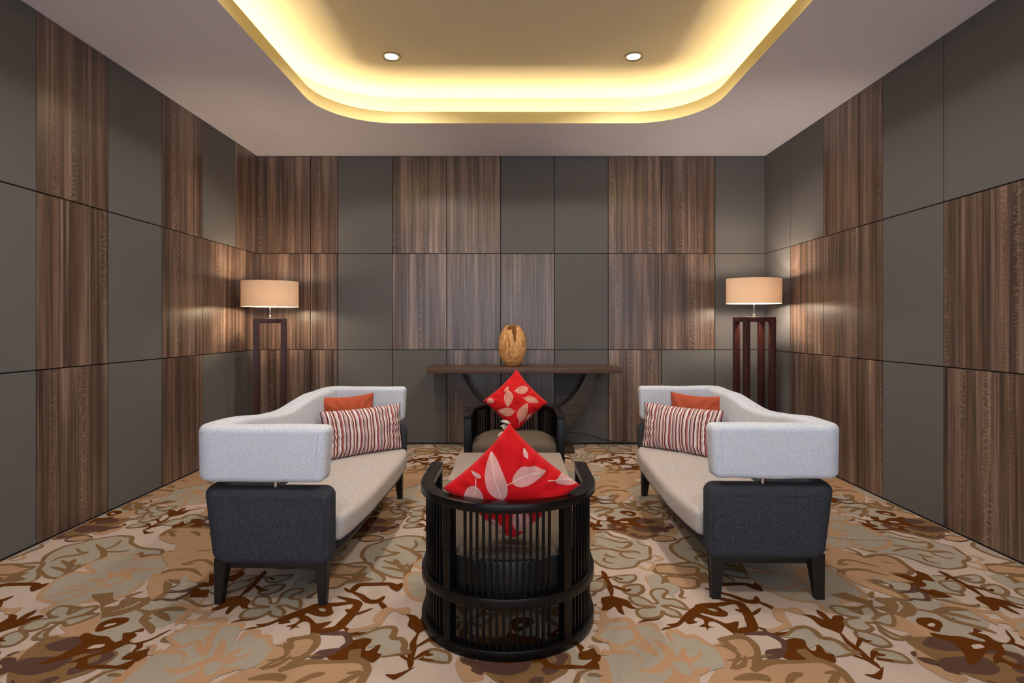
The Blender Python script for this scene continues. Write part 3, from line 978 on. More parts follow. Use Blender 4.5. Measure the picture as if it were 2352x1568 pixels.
V, F = fill([(XL - 0.15, YF), (XR + 0.15, YF), (XR + 0.15, YB + 0.15), (XL - 0.15, YB + 0.15)], rrect(0), ZS)
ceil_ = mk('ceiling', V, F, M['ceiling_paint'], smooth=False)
tag(ceil_, 'plain painted soffit around a raised tray with rounded corners', kind='structure')
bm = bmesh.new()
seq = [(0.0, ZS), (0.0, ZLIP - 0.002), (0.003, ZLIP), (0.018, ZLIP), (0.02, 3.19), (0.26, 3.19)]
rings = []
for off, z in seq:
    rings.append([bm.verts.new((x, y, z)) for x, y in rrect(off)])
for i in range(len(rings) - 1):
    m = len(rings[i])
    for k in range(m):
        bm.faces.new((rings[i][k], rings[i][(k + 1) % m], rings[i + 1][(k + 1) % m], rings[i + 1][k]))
frombm('cove_lip', bm, M['glow_tinted_lip'], ceil_, ang=30)
bm = bmesh.new()
rings = []
for off, z in ((0.26, 3.19), (0.26, ZU)):
    rings.append([bm.verts.new((x, y, z)) for x, y in rrect(off)])
m = len(rings[0])
for k in range(m):
    bm.faces.new((rings[0][k], rings[0][(k + 1) % m], rings[1][(k + 1) % m], rings[1][k]))
bm.faces.new(rings[1])
frombm('raised_ceiling', bm, M['glow_tinted_paint'], ceil_, ang=30)
bm = bmesh.new()
a = [bm.verts.new((x, y, 3.205)) for x, y in rrect(0.135)]
b = [bm.verts.new((x, y, 3.205)) for x, y in rrect(0.160)]
for k in range(m):
    bm.faces.new((a[k], a[(k + 1) % m], b[(k + 1) % m], b[k]))
strip = frombm('cove_light_strip', bm, M['strip'], ceil_, smooth=False)
tag(strip, 'warm yellow cove light strip hidden behind the lip')

dl_names = ['round recessed downlight on the left of the raised ceiling', 'round recessed downlight on the right of the raised ceiling',
            'recessed downlight of the second row, left', 'recessed downlight of the second row, right', 'recessed downlight of the third row, left', 'recessed downlight of the third row, right']
for (dx, dy), lb in zip(DOWN, dl_names):
    t = thing('downlight', lb, 'ceiling light', (dx, dy, ZU), group='recessed ceiling downlights')
    bm = bmesh.new()
    lathe(bm, [(0.054, -0.001), (0.057, -0.004), (0.066, -0.006), (0.074, -0.009), (0.079, -0.006), (0.080, 0.0)], 40)
    frombm('trim_ring', bm, M['trim'], t)
    bm = bmesh.new()
    rg = lathe(bm, [(0.0535, -0.0025), (0.03, -0.0035), (0.002, -0.004)], 36)
    bm.faces.new(rg[-1])
    frombm('lens', bm, M['lens'], t)


# ------------------------------------------------------------------ sofas
def shell_path(x0, x1, y0, y1, R, n=8):
    """U path: front near -> back near -> back far -> front far"""
    P = []
    for k in range(9):
        P.append((x1 + (x0 + R - x1) * k / 9, y0))
    for k in range(n + 1):
        a = math.radians(270 - 90 * k / n)
        P.append((x0 + R + R * math.cos(a), y0 + R + R * math.sin(a)))
    for k in range(1, 24):
        P.append((x0, y0 + R + (y1 - y0 - 2 * R) * k / 24))
    for k in range(n + 1):
        a = math.radians(180 - 90 * k / n)
        P.append((x0 + R + R * math.cos(a), y1 - R + R * math.sin(a)))
    for k in range(1, 10):
        P.append((x0 + R + (x1 - x0 - R) * k / 9, y1))
    return P


def sofa(loc, rz, mir, label, olab):
    s = -1 if mir else 1
    root = thing('sofa', label, 'sofa', loc, rz, 'pair of two-tone sofas')
    L, D = 1.765, 0.60

    def out(name, V, F, mat, lab=None, ang=40):
        V = [(v[0] * s, v[1], v[2]) for v in V]
        if mir: F = [tuple(reversed(f)) for f in F]
        o = mk(name, V, F, mat, root, ang=ang)
        if lab: o['label'] = lab
        made[name] = o
        return o
    made = {}
    def dshell(x, y, z):
        t = max(0.0, min(1.0, (0.552 - z) / 0.357))
        fx = x / D
        x += 0.032 * t ** 1.6 * (1 - fx) + 0.030 * math.sin(PI * t) * max(0, fx - 0.3) - 0.012 * t * t * max(0, fx - 0.5)
        ym = (y - L / 2) / (L / 2)
        y -= 0.022 * t ** 2 * ym
        return (x, y, z)
    # dark lower shell (arms and back in one wrap)
    V, F = sweep(shell_path(0.062, D + 0.005, 0.065, L - 0.065, 0.045), 0.125, 0.195, 0.552, 0.042, 0.034, 6)
    V2 = [dshell(*v) for v in V]
    out('lower_shell', V2, F, M['sofa_dark'], 'charcoal upholstered lower arms and back')
    # light band
    V, F = sweep(shell_path(0.042, D - 0.007, 0.052, L - 0.052, 0.035), 0.118, 0.584, 0.838, 0.030, 0.034, 6)
    V2 = []
    for x, y, z in V:
        zt = (z - 0.584) / 0.254
        if x < 0.16:
            u = max(0, min(1, (y - 0.25) / 1.05))
            z -= 0.045 * math.sin(PI * u) ** 1.5 * zt
            u2 = max(0, min(1, (y - 0.1) / (L - 0.2)))
            x += 0.02 * math.sin(PI * u2) * (1 - zt)
        z += 0.006 * noise.noise(Vector((x * 5, y * 4, zt * 2 + s)))
        x -= 0.012 * (1 - zt) * (1 if x > 0.5 else 0) * 0
        x += 0.015 * zt * zt * (1 if x > 0.5 else -0.3)
        V2.append((x, y, z))
    out('backrest_band', V2, F, M['sofa_light'], 'pale grey backrest band wrapping both ends')
    # seams
    bm = bmesh.new()
    for yy, sg in ((-0.0085, 1),):
        tube(bm, [(s * (D - 0.045), yy, 0.622), (s * (D - 0.040), yy - 0.0005, 0.72), (s * (D - 0.032), yy, 0.812)], 0.0012, 5)
    frombm('seam', bm, M['sofa_light'], made['backrest_band'])
    bm = bmesh.new()
    sp_ = [(0.07 + 0.50 * k / 12, 0.0022, 0.508) for k in range(13)] + [(0.572, 0.0022, 0.50 - 0.26 * k / 8) for k in range(9)]
    tube(bm, [((dshell(*p)[0]) * s, dshell(*p)[1], dshell(*p)[2]) for p in sp_], 0.0016, 6)
    frombm('seam', bm, M['sofa_dark'], made['lower_shell'])
    # seat base
    V, F = rbox(0.235, (L - 0.2) / 2, 0.052, 0.02, 4, 10, 2)
    V2 = []
    for x, y, z in V:
        bow = 0.03 * (1 - (y / ((L - 0.2) / 2)) ** 2)
        V2.append((x + 0.345 + (bow if x > 0 else 0), y + L / 2, z + 0.247))
    out('seat_base', V2, F, M['sofa_dark'], 'charcoal upholstered seat base')
    # cushion
    hy = (L - 0.255) / 2
    V, F = rbox(0.265, hy, 0.062, 0.034, 8, 22, 3)
    V2 = []
    for x, y, z in V:
        yn = y / hy
        fr = max(0, x / 0.265)
        x2 = x + 0.375 + fr * (0.045 * (1 - yn ** 4) - 0.012)
        crown = 0.018 * (1 - (x / 0.265) ** 2) * (1 - yn ** 4) if z > 0 else 0
        w = 0.004 * noise.noise(Vector((x * 7, y * 5, z * 9)))
        V2.append((x2, y + L / 2, z + 0.330 + crown + w))
    out('seat_cushion', V2, F, M['sofa_seat'], 'long worn beige-grey seat cushion')
    # legs
    for (lx, ly) in ((0.085, 0.085), (0.555, 0.085), (0.085, L - 0.085), (0.555, L - 0.085)):
        fx = -1 if lx < 0.3 else 1
        fy = -1 if ly < 0.5 else 1
        bm = bmesh.new()
        g = bmesh.ops.create_cube(bm, size=1.0)
        for v in g['verts']:
            top = v.co.z > 0
            h = 0.031 if top else 0.0175
            ox, oy = (0, 0) if top else (fx * 0.0165 * 0.6, fy * 0.0165)
            v.co = Vector(((lx + ox + (h if v.co.x > 0 else -h)) * s, ly + oy + (h if v.co.y > 0 else -h), 0.215 if top else 0.0))
        bmesh.ops.bevel(bm, geom=bm.edges[:], offset=0.003, segments=2, affect='EDGES')
        frombm('leg', bm, M['leg_wood'], root)
    for b in ((0.555, 0.58, 0.09, L - 0.09, 0.165, 0.205), (0.085, 0.11, 0.09, L - 0.09, 0.165, 0.205)):
        boxobj('rail', (min(b[0] * s, b[1] * s), max(b[0] * s, b[1] * s)) + b[2:], M['leg_wood'], root)
    for yy in (0.07, L - 0.095):
        boxobj('rail', (min(0.1 * s, 0.56 * s), max(0.1 * s, 0.56 * s), yy, yy + 0.025, 0.165, 0.200), M['leg_wood'], root)
    # chrome supports
    for (px, py) in ((0.345, 0.06), (0.345, L - 0.06), (0.065, 0.45), (0.065, L - 0.45)):
        bm = bmesh.new()
        lathe(bm, [(0.016, 0.53), (0.016, 0.60)], 20, px * s, py)
        frombm('support_post', bm, M['chrome'], root)
    return root


LS = (-1.455, 2.60, 0); LR = math.radians(-1.2)
RS = (1.528, 2.645, 0); RR = math.radians(-1.2)
sofa_l = sofa(LS, LR, False, 'two-tone grey sofa on the left, facing right, in front of the left floor lamp', 'left')
sofa_r = sofa(RS, RR, True, 'two-tone grey sofa on the right, facing left, in front of the right floor lamp', 'right')


# ------------------------------------------------------------------ cushions
def pillow(name, w, h, T, mat, label, cat, loc, rot, n=26, diamond=False, pinch=0.085, back=None, group=None, seed=1.0, wr=1.0):
    V, F, UV = [], [], []
    ca = math.cos(PI / 4)
    for side in (-1, 1):
        for j in range(n + 1):
            for i in range(n + 1):
                u = -1 + 2 * i / n; v = -1 + 2 * j / n
                x = w / 2 * u * (1 - pinch * (1 - v * v))
                z = h / 2 * v * (1 - pinch * (1 - u * u))
                e = max(0, 1 - abs(u) ** 2.3) ** 0.55 * max(0, 1 - abs(v) ** 2.3) ** 0.55
                ang = math.atan2(v, u)
                edge = max(abs(u), abs(v))
                wrk = wr * 0.014 * (edge ** 3) * (1 - edge ** 10) * math.sin(ang * 17 + seed * 3 + 2 * noise.noise(Vector((u * 2, v * 2, seed))))
                wrk += wr * 0.011 * noise.noise(Vector((u * 2.4, v * 2.4, seed + side)))
                y = side * (T / 2 * e + wrk * min(1, e * 2.5))
                ux, uz = w / 2 * u, h / 2 * v
                if diamond:
                    x, z = (x - z) * ca, (x + z) * ca
                    ux, uz = (ux - uz) * ca, (ux + uz) * ca
                    if z < -0.222: z = -0.222 + (z + 0.222) * 0.28      # the lower corner is squashed on the seat
                V.append((x, y, z)); UV.append((ux, uz))
    N1 = (n + 1) ** 2
    for sd in (0, 1):
        for j in range(n):
            for i in range(n):
                a = sd * N1 + j * (n + 1) + i
                q = (a, a + 1, a + n + 2, a + n + 1)
                F.append(q if sd == 0 else q[::-1])
    me = bpy.data.meshes.new(name)
    me.from_pydata(V, [], F)
    uvl = me.uv_layers.new(name='UVMap')
    for lp in me.loops:
        uvl.data[lp.index].uv = UV[lp.vertex_index]
    me.materials.append(mat)
    if back:
        me.materials.append(back)
        for k, p in enumerate(me.polygons):
            if k >= n * n: p.material_index = 1
    bm = bmesh.new(); bm.from_mesh(me)
    bmesh.ops.remove_doubles(bm, verts=bm.verts[:], dist=1e-5)
    bm.to_mesh(me); bm.free()
    me.shade_smooth()
    o = put(name, me, None, None, loc, rot)
    tag(o, label, cat, group)
    return o


nearleaf = [(-0.092, 0.185, -0.045, -0.018, 0.044, 0.034), (0.150, 0.108, 0.004, 0.078, 0.042, 0.025), (-0.185, -0.115, -0.145, 0.045, 0.040, 0.028),
            (0.285, 0.02, 0.190, 0.058, 0.026, 0.03), (0.02, -0.045, 0.06, -0.215, 0.040, 0.02), (0.06, 0.20, 0.075, 0.165, 0.010, 0.0),
            (-0.10, -0.13, -0.05, -0.22, 0.03, 0.0), (0.14, -0.04, 0.20, -0.12, 0.03, 0.0), (-0.17, 0.10, -0.13, 0.085, 0.012, 0)]
nlm = leaf_mat('red_leaf_print_near', nearleaf, red='#d60512')
farleaf = [(-0.012, 0.094, 0.118, 0.125, 0.036, 0.0), (-0.068, -0.050, -0.064, 0.105, 0.041, 0.012), (0.212, 0.010, 0.085, 0.042, 0.032, 0.018),
           (-0.160, -0.095, -0.010, -0.098, 0.038, 0.02), (0.103, -0.008, 0.040, -0.175, 0.044, 0.025), (0.11, -0.175, 0.150, -0.110, 0.02, 0.015),
           (-0.245, -0.02, -0.205, 0.02, 0.03, 0.0), (-0.11, 0.09, -0.07, 0.14, 0.012, 0.0)]
flm = leaf_mat('red_leaf_print_far', farleaf, white='#ecc9ae', red='#d40a12')


# ------------------------------------------------------------------ tub chairs
def dpath(r, yf, n=28):
    P = []
    for k in range(7):
        P.append((r, yf - yf * k / 7))
    for k in range(n + 1):
        a = -PI * k / n
        P.append((r * math.cos(a), r * math.sin(a)))
    for k in range(1, 8):
        P.append((-r, yf * k / 7))
    return P


def dpoint(r, s):
    """point at arc distance s from the back middle along the D; returns x, y, angle"""
    q = r * PI / 2
    if abs(s) <= q:
        a = s / r
        return r * math.sin(a), -r * math.cos(a), a
    sg = 1 if s > 0 else -1
    return sg * r, abs(s) - q, sg * PI / 2


def chair(loc, rz, label):
    root = thing('tub_chair', label, 'chair', loc, rz, 'black slatted tub chairs')
    YFR = 0.306
    V, F = sweep(dpath(0.362, YFR), 0.058, 0.574, 0.611, 0.004, 0.004, 2)
    mk('top_rail', V, F, M['black_wood'], root)
    V, F = sweep(dpath(0.364, YFR - 0.02), 0.046, 0.200, 0.244, 0.004, 0.004, 2)
    mk('middle_rail', V, F, M['black_wood'], root)
    V, F = sweep(dpath(0.362, YFR - 0.005), 0.050, 0.0, 0.042, 0.004, 0.004, 2)
    mk('base_rail', V, F, M['black_wood'], root)
    q = 0.362
    posts = [0.362 * math.radians(40), -0.362 * math.radians(40)]
    pm = None
    for s in posts:
        x, y, a = dpoint(0.366, s)
        if pm is None:
            bm = bmesh.new(); bbox(bm, -0.019, 0.019, -0.018, 0.018, 0.004, 0.576, bev=0.0015, seg=1)
            o = frombm('post', bm, M['black_wood'], root); pm = o.data
        else: o = put('post', pm, None, root)
        o.location = (x, y, 0); o.rotation_euler = (0, 0, a)
    for sg in (1, -1):
        boxobj('front_post', (sg * 0.362 - 0.0285, sg * 0.362 + 0.0285, YFR - 0.042, YFR - 0.001, 0.002, 0.575), M['black_wood'], root, bev=0.002)
    sm = None
    pos = []
    half = posts[0]
    for k in range(14):
        pos.append((k - 6.5) * 0.0268)
    for sg in (1, -1):
        s = half + 0.0335
        while s < 0.362 * PI / 2 + YFR - 0.055:
            pos.append(sg * s)
            s += 0.0262
    for s in pos:
        x, y, a = dpoint(0.362, s)
        if sm is None:
            bm = bmesh.new(); bbox(bm, -0.0048, 0.0048, -0.006, 0.006, 0.035, 0.578, bev=0.0015, seg=1)
            o = frombm('slat', bm, M['black_wood'], root); sm = o.data
        else: o = put('slat', sm, None, root)
        o.location = (x, y, 0); o.rotation_euler = (0, 0, a)
    boxobj('front_rail', (-0.335, 0.335, YFR - 0.04, YFR - 0.012, 0.19, 0.235), M['black_wood'], root)
    V, F = sweep(dpath(0.330, YFR - 0.12), 0.022, 0.205, 0.372, 0.010, 0.010, 3)  # dark band added to paint the shade behind the seat
    mk('seat_shade_shell', V, F, M['seat_shade_shell'], root)['label'] = 'added dark shell painting the shade round the back of the seat'
    # seat
    V, F = rbox(0.335, 0.325, 0.082, 0.045, 10, 12, 3)
    V2 = []
    for x, y, z in V:
        yy = y - 0.010
        if yy < 0.0:
            k = max(0.0, 1 - (yy / 0.345) ** 2) ** 0.5
            x *= (k * 0.98 + 0.02) * (1 - 0.05 * min(1, -yy / 0.1))
        if z > 0: z += 0.012 * (1 - (x / 0.34) ** 2) * (1 - (y / 0.33) ** 4)
        V2.append((x, max(yy, -0.316), z + 0.305))
    o = mk('seat', V2, F, M['seat_olive'], root, ang=60)
    o['label'] = 'olive brown upholstered seat'
    return root


chair((-0.026, 2.58, 0), 0, 'black slatted tub chair nearest the camera, its back turned, with a red leaf cushion')
chair((0.004, 4.716, 0), PI, 'black slatted tub chair at the far side of the coffee table, facing the camera')
pillow('cushion', 0.405, 0.405, 0.15, nlm, 'red leaf print cushion standing on its corner in the nearest tub chair', 'cushion',
       (-0.010, 2.335, 0.640), (math.radians(17), math.radians(-1.5), 0), diamond=True, group='red leaf print cushions', seed=1.3)
pillow('cushion', 0.405, 0.405, 0.15, flm, 'red leaf print cushion standing on its corner in the far tub chair', 'cushion',
       (0.015, 4.955, 0.637), (math.radians(-9), math.radians(2), 0), diamond=True, group='red leaf print cushions', seed=4.1)


def sofa_pt(base, rz, s, x, y, z):
    c, n_ = math.cos(rz), math.sin(rz)
    x *= s
    return (base[0] + c * x - n_ * y, base[1] + n_ * x + c * y, z)


for base, rz, s, side in ((LS, LR, 1, 'left'), (RS, RR, -1, 'right')):
    yaw = rz + s * math.radians(45)
    p = sofa_pt(base, rz, s, 0.372, 1.395, 0.563)
    pillow('cushion', 0.625, 0.33, 0.13, M['stripe'], 'oblong striped cushion in plum, rust and cream on the %s sofa' % side, 'cushion',
           p, (math.radians(-7), 0, yaw), pinch=0.05, back=M['khaki'], group='striped oblong cushions', seed=2.2 + s)
    p = sofa_pt(base, rz, s, 0.236, 1.495, 0.605)
    pillow('cushion', 0.41, 0.40, 0.11, M['orange'], 'burnt orange square cushion behind the striped one on the %s sofa' % side, 'cushion',
           p, (math.radians(-4), 0, rz + s * math.radians(42)), pinch=0.09, group='orange square cushions', seed=5 + s)

# ------------------------------------------------------------------ coffee table
tb = thing('coffee_table', 'square taupe grey coffee table between the two tub chairs', 'coffee table', (-0.027, 3.68, 0))
boxobj('tabletop', (-0.356, 0.356, -0.358, 0.358, 0.3575, 0.40), M['table_grey'], tb, bev=0.002)
boxobj('apron', (-0.352, 0.352, -0.354, 0.354, 0.300, 0.3555), M['table_grey'], tb, bev=0.002)
for sx in (-1, 1):
    for sy in (-1, 1):
        boxobj('leg', (sx * 0.314 - 0.036, sx * 0.314 + 0.036, sy * 0.316 - 0.036, sy * 0.316 + 0.036, 0.0, 0.301), M['table_grey'], tb, bev=0.002)

# bud vase and flowers
VX, VY = -0.012, 3.80
bv = thing('bud_vase', 'small clear glass bud vase on the coffee table', 'vase', (VX, VY, 0.4))
bm = bmesh.new()
rg = lathe(bm, [(0.002, 0.001), (0.022, 0.001), (0.025, 0.006), (0.026, 0.03), (0.022, 0.065), (0.0135, 0.095), (0.0125, 0.112), (0.017, 0.134), (0.0165, 0.1355), (0.0145, 0.134), (0.0105, 0.112), (0.0115, 0.095), (0.020, 0.064), (0.0235, 0.03), (0.0225, 0.008), (0.002, 0.006)], 28)
bm.faces.new(rg[0]); bm.faces.new(rg[-1])
frombm('glass_body', bm, M['glass'], bv)
heads = [((-0.056, 3.79, 0.652), 0.036, (0.25, -0.15), 'large white daisy-like flower at the top of the bud vase'),
         ((-0.054, 3.80, 0.618), 0.034, (0.35, 0.25), 'white flower just below the topmost bloom'),
         ((-0.030, 3.80, 0.602), 0.018, (-0.3, 0.2), 'small half-open white flower on the right of the bunch'),
         ((-0.080, 3.82, 0.572), 0.026, (-0.5, 0.1), 'lowest white flower, just behind the near red cushion tip')]
for hi, (h, r, tilt, lb) in enumerate(heads):
    t = thing('flower', lb, 'flower', (VX, VY, 0.41), group='white flowers in the bud vase')
    hv = Vector((h[0] - VX, h[1] - VY, h[2] - 0.41))
    a = Vector(((hi - 1.5) * 0.004, 0.0, 0.0)); mid = Vector(((hi - 1.5) * 0.003, 0.0, 0.115))
    pts = []
    ctrl = [a, mid, mid.lerp(hv, 0.4) + Vector((0.006, 0, 0.012)), hv - Vector((0, 0, 0.004))]
    for k in range(13):
        u = k / 12
        p = ctrl[0] * (1 - u) ** 3 + ctrl[1] * 3 * u * (1 - u) ** 2 + ctrl[2] * 3 * u * u * (1 - u) + ctrl[3] * u ** 3
        pts.append(p)
    bm = bmesh.new(); tube(bm, pts, 0.0019, 8)
    stem_ = frombm('stem', bm, M['green'], t)
    bm = bmesh.new()
    R = Matrix.Rotation(tilt[0], 4, 'Y') @ Matrix.Rotation(tilt[1], 4, 'X')
    for layer, (cnt, ll, up) in enumerate(((20, 1.0, 0.10), (18, 0.86, 0.42), (14, 0.62, 0.85), (9, 0.4, 1.2))):
        for k in range(cnt):
            az = 2 * PI * k / cnt + layer * 0.3 + random.uniform(-0.08, 0.08)
            l = r * ll * random.uniform(0.88, 1.1); e = up + random.uniform(-0.1, 0.1)
            d = Vector((math.cos(az) * math.cos(e), math.sin(az) * math.cos(e), math.sin(e)))
            w = Vector((-math.sin(az), math.cos(az), 0)) * (r * 0.13)
            nrm = d.cross(w).normalized() * (r * 0.05)
            b0 = d * (r * 0.08)
            ring = [b0 - w * 0.3, b0 + w * 0.3, d * (l * 0.6) + w, d * l + w * 0.45, d * l * 1.04, d * l - w * 0.45, d * (l * 0.6) - w]
            top = [bm.verts.new(hv + (R @ (p + nrm * (1 if 1 < i < 6 else 0.2)))) for i, p in enumerate(ring)]
            bot = [bm.verts.new(hv + (R @ (p - nrm * 0.4))) for p in ring]
            bm.faces.new(top); bm.faces.new(bot[::-1])
            for i in range(7):
                j = (i + 1) % 7
                bm.faces.new((top[i], bot[i], bot[j], top[j]))
    pet_ = frombm('petals', bm, M['white_petal'], t, smooth=False)
    bm = bmesh.new()
    bmesh.ops.create_icosphere(bm, subdivisions=2, radius=r * 0.2)
    for v in bm.verts: v.co = hv + (R @ (v.co * 1.0 + Vector((0, 0, r * 0.25))))
    frombm('flower_eye', bm, M['petal_eye'], pet_)
    bm = bmesh.new()
    bmesh.ops.create_cone(bm, segments=12, radius1=0.002, radius2=r * 0.26, depth=0.010, cap_ends=True)
    for v in bm.verts: v.co = hv + (R @ (v.co + Vector((0, 0, -0.002))))
    frombm('calyx', bm, M['green'], stem_)

# ------------------------------------------------------------------ console table
cs = thing('console_table', 'long dark brown console table with curved crescent leg against the far wall', 'console table', (0.108, 5.975, 0))
boxobj('tabletop', (-0.993, 0.993, -0.225, 0.225, 0.818, 0.875), M['console_top'], cs, bev=0.003)
boxobj('base_board', (-0.51, 0.51, -0.195, 0.225, 0.002, 0.050), M['darkgrain'], cs, bev=0.002)
# crescent leg: outer arc and an offset inner arc
bm = bmesh.new()
no = 48
outer, inner = [], []
zc, Ro = 0.845, 0.735
zi, Ri = 1.02, 0.675
for k in range(no + 1):
    a = math.radians(178 + (362 - 178) * k / no)
    x, z = Ro * math.cos(a), zc + Ro * math.sin(a)
    outer.append((x, min(z, 0.819)))
a0 = math.asin((0.819 - zi) / Ri)
for k in range(no + 1):
    a = PI - a0 + (PI + 2 * a0) * k / no
    inner.append((Ri * math.cos(a), zi + Ri * math.sin(a)))
yA, yB_ = -0.12, 0.12
vo = [[bm.verts.new((x, y, z)) for x, z in outer] for y in (yA, yB_)]
vi = [[bm.verts.new((x, y, z)) for x, z in inner] for y in (yA, yB_)]
for k in range(no):
    bm.faces.new((vo[0][k], vo[0][k + 1], vi[0][k + 1], vi[0][k]))
    bm.faces.new((vo[1][k], vi[1][k], vi[1][k + 1], vo[1][k + 1]))
    bm.faces.new((vo[0][k], vo[1][k], vo[1][k + 1], vo[0][k + 1]))
    bm.faces.new((vi[0][k], vi[0][k + 1], vi[1][k + 1], vi[1][k]))
for k in (0, no):
    bm.faces.new((vo[0][k], vi[0][k], vi[1][k], vo[1][k]))
frombm('crescent_leg', bm, M['darkgrain'], cs)
boxobj('foot_block', (-0.2, 0.2, -0.115, 0.115, 0.048, 0.16), M['darkgrain'], cs)

# power cable by the console
bm = bmesh.new()
tube(bm, [(0.62, 6.12, 0.16), (0.70, 6.16, 0.15), (0.85, 6.20, 0.115), (1.0, 6.225, 0.06), (1.15, 6.235, 0.022), (1.5, 6.236, 0.012), (2.0, 6.236, 0.01), (2.3, 6.235, 0.01), (2.4, 6.1, 0.01), (2.42, 5.85, 0.01)], 0.007, 8)
o = frombm('power_cable', bm, M['cable'])
tag(o, 'black power cable drooping from the console and running along the foot of the far wall', 'cable')

# ------------------------------------------------------------------ carved wooden vase
Hh = 0.445
prof = [(0, 0.058), (0.04, 0.078), (0.12, 0.106), (0.25, 0.131), (0.4, 0.145), (0.52, 0.147), (0.65, 0.141), (0.78, 0.124), (0.88, 0.101), (0.95, 0.078), (1.0, 0.055)]


def prad(t):
    for i in range(len(prof) - 1):
        if t <= prof[i + 1][0]:
            u = (t - prof[i][0]) / (prof[i + 1][0] - prof[i][0])
            u = u * u * (3 - 2 * u) * 0.4 + u * 0.6
            return prof[i][1] + (prof[i + 1][1] - prof[i][1]) * u
    return prof[-1][1]


def rim(al):
    """height fraction where the torn rim lies; al is the angle from the side that faces the room, degrees"""
    saw = abs(((al * 0.125 + 7.3) % 1.0) - 0.5) * 0.085 * (0.6 + 0.8 * abs(math.sin(al * 0.07))) + 0.03 * noise.noise(Vector((al * 0.25, 0, 0)))
    base = 0.95 if abs(al) > 60 else 0.885
    if al < -40 and al > -75: base = 0.985
    if abs(al) > 110: base = 0.96 + 0.04 * math.cos(math.radians(al - 165))
    if -40 < al < 0: base = 0.885
    if 20 < al < 70: base = 0.95
    d = al - 10
    wn = 19.0
    if abs(d) < wn:
        base = min(base, 0.54 + 0.44 * (abs(d) / wn) ** 0.9 + 0.02 * math.sin(al * 1.9))
    return base - saw


NA, NV = 180, 90
slits = [(-31, 0.47, 2.6, 0.14), (-22, 0.70, 2.6, 0.10), (-15, 0.28, 2.6, 0.10), (-12, 0.50, 2.0, 0.07), (-16, 0.63, 1.6, 0.05), (52, 0.53, 3.0, 0.10), (62, 0.42, 2.4, 0.05), (66, 0.52, 2.4, 0.06), (130, 0.5, 3, 0.12), (-120, 0.6, 3, 0.12), (175, 0.55, 3, 0.1)]
Vv = []
for j in range(NV + 1):
    t = j / NV
    for i in range(NA):
        al = -180 + 360 * i / NA
        r = prad(t)
        n1 = noise.noise(Vector((math.sin(math.radians(al)) * 9, math.cos(math.radians(al)) * 9, t * 3.2)))
        n2 = noise.noise(Vector((math.sin(math.radians(al)) * 24, math.cos(math.radians(al)) * 24, t * 9)))
        r *= 1 + 0.025 * n1 + 0.018 * n2
        a = math.radians(al - 90)
        Vv.append((r * math.cos(a), r * math.sin(a), t * Hh))
Fv = []
for j in range(NV):
    t = (j + 0.5) / NV
    for i in range(NA):
        al = -180 + 360 * (i + 0.5) / NA
        if t > rim(al): continue
        cut = False
        for sa, st_, wa, wt in slits:
            skew = (t - st_) * 14
            if ((al - sa + skew * (1 if sa < 0 else -0.6)) / wa) ** 2 + ((t - st_) / wt) ** 2 < 1: cut = True
        if cut: continue
        i2 = (i + 1) % NA
        Fv.append((j * NA + i, j * NA + i2, (j + 1) * NA + i2, (j + 1) * NA + i))
Fv.append(tuple(range(NA))[::-1])
vz = mk('carved_vase', Vv, Fv, M['carved'], loc=(-0.014, 6.03, 0.8755), ang=80)
bmv = bmesh.new(); bmv.from_mesh(vz.data)
bmesh.ops.delete(bmv, geom=[v for v in bmv.verts if not v.link_faces], context='VERTS')
bmv.to_mesh(vz.data); bmv.free()
sd = vz.modifiers.new('thickness', 'SOLIDIFY'); sd.thickness = 0.009; sd.offset = -1
tag(vz, 'egg-shaped carved honey wood vase with a torn rim on the console table', 'vase')


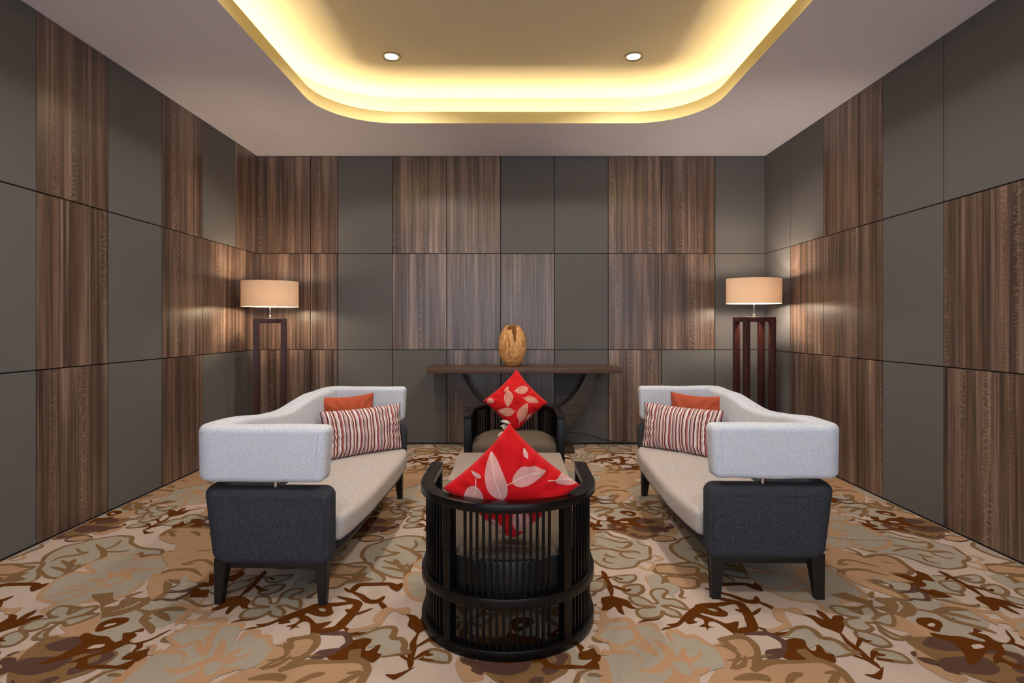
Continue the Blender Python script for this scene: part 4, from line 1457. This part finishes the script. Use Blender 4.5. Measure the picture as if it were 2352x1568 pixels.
# ------------------------------------------------------------------ floor lamps
def lamp(loc, rz, zf, zs0, zs1, label, power, col):
    root = thing('floor_lamp', label, 'floor lamp', loc, rz, 'mahogany floor lamps')
    w = 0.125; l = 0.027
    for sx in (-1, 1):
        for sy in (-1, 1):
            boxobj('leg', (sx * w - l, sx * w + l, sy * w - l, sy * w + l, 0.0, zf), M['mahogany'], root, bev=0.002)
    for sg in (-1, 1):
        boxobj('top_rail', (-w + l, w - l, sg * w - l, sg * w + l, zf - 0.046, zf - 0.0005), M['mahogany'], root, bev=0.002)
        boxobj('top_rail', (sg * w - l, sg * w + l, -w + l, w - l, zf - 0.046, zf - 0.0005), M['mahogany'], root, bev=0.002)
    boxobj('cross_bar', (-0.025, 0.025, -w + l, w - l, zf - 0.03, zf - 0.006), M['mahogany'], root, bev=0.002)
    bm = bmesh.new()
    lathe(bm, [(0.018, zf - 0.007), (0.018, zf + 0.004), (0.007, zf + 0.006), (0.007, zf + 0.012), (0.013, zf + 0.018), (0.013, zf + 0.028), (0.005, zf + 0.033), (0.005, zs0 + 0.06), (0.014, zs0 + 0.062), (0.014, zs0 + 0.1), (0.004, zs0 + 0.102)], 20)
    frombm('rod', bm, M['chrome'], root)['label'] = 'chrome rod and socket'
    # shade, elliptical drum
    bm = bmesh.new()
    rings = []
    A, B = 0.268, 0.185
    for (k, z) in ((1.0, zs0), (1.0, zs1), (0.992, zs1), (0.992, zs0)):
        rings.append([bm.verts.new((A * k * math.cos(2 * PI * i / 64), B * k * math.sin(2 * PI * i / 64), z)) for i in range(64)])
    for i in range(4):
        for k in range(64):
            bm.faces.new((rings[i][k], rings[i][(k + 1) % 64], rings[(i + 1) % 4][(k + 1) % 64], rings[(i + 1) % 4][k]))
    sh = frombm('lamp_shade', bm, M['shade'], root)
    sh['label'] = 'cream oval drum shade'
    bm = bmesh.new()
    zc_ = zs0 + 0.085
    for a in (0, PI / 2, PI, 3 * PI / 2):
        tube(bm, [(0.012 * math.cos(a), 0.012 * math.sin(a), zc_), (A * 0.985 * math.cos(a), B * 0.985 * math.sin(a), zc_ + 0.0)], 0.0018, 6)
    frombm('shade_carrier', bm, M['chrome'], sh)
    bm = bmesh.new()
    bmesh.ops.create_uvsphere(bm, u_segments=20, v_segments=12, radius=0.026)
    for v in bm.verts: v.co.z = v.co.z * 1.2 + zs0 + 0.125
    frombm('bulb', bm, M['bulb'], root)
    d = bpy.data.lights.new('floor_lamp_light', 'POINT')
    d.energy = power; d.color = col; d.shadow_soft_size = 0.035
    d2 = d.copy(); d2.energy = power * 0.45
    for zz, dd in ((zs0 + 0.045, d), (zs1 - 0.05, d2)):
        lo = bpy.data.objects.new('floor_lamp_light', dd)
        COL.objects.link(lo)
        lo.parent = root
        lo.location = (0, 0, zz)
    return root


lamp((-2.44, 5.70, 0), math.radians(23), 1.374, 1.49, 1.745, 'mahogany frame floor lamp with cream oval shade in the left corner', 19, (1.0, 0.80, 0.56))
lamp((2.385, 5.65, 0), 0, 1.386, 1.52, 1.767, 'mahogany frame floor lamp with cream oval shade in the right corner', 25, (1.0, 0.86, 0.70))
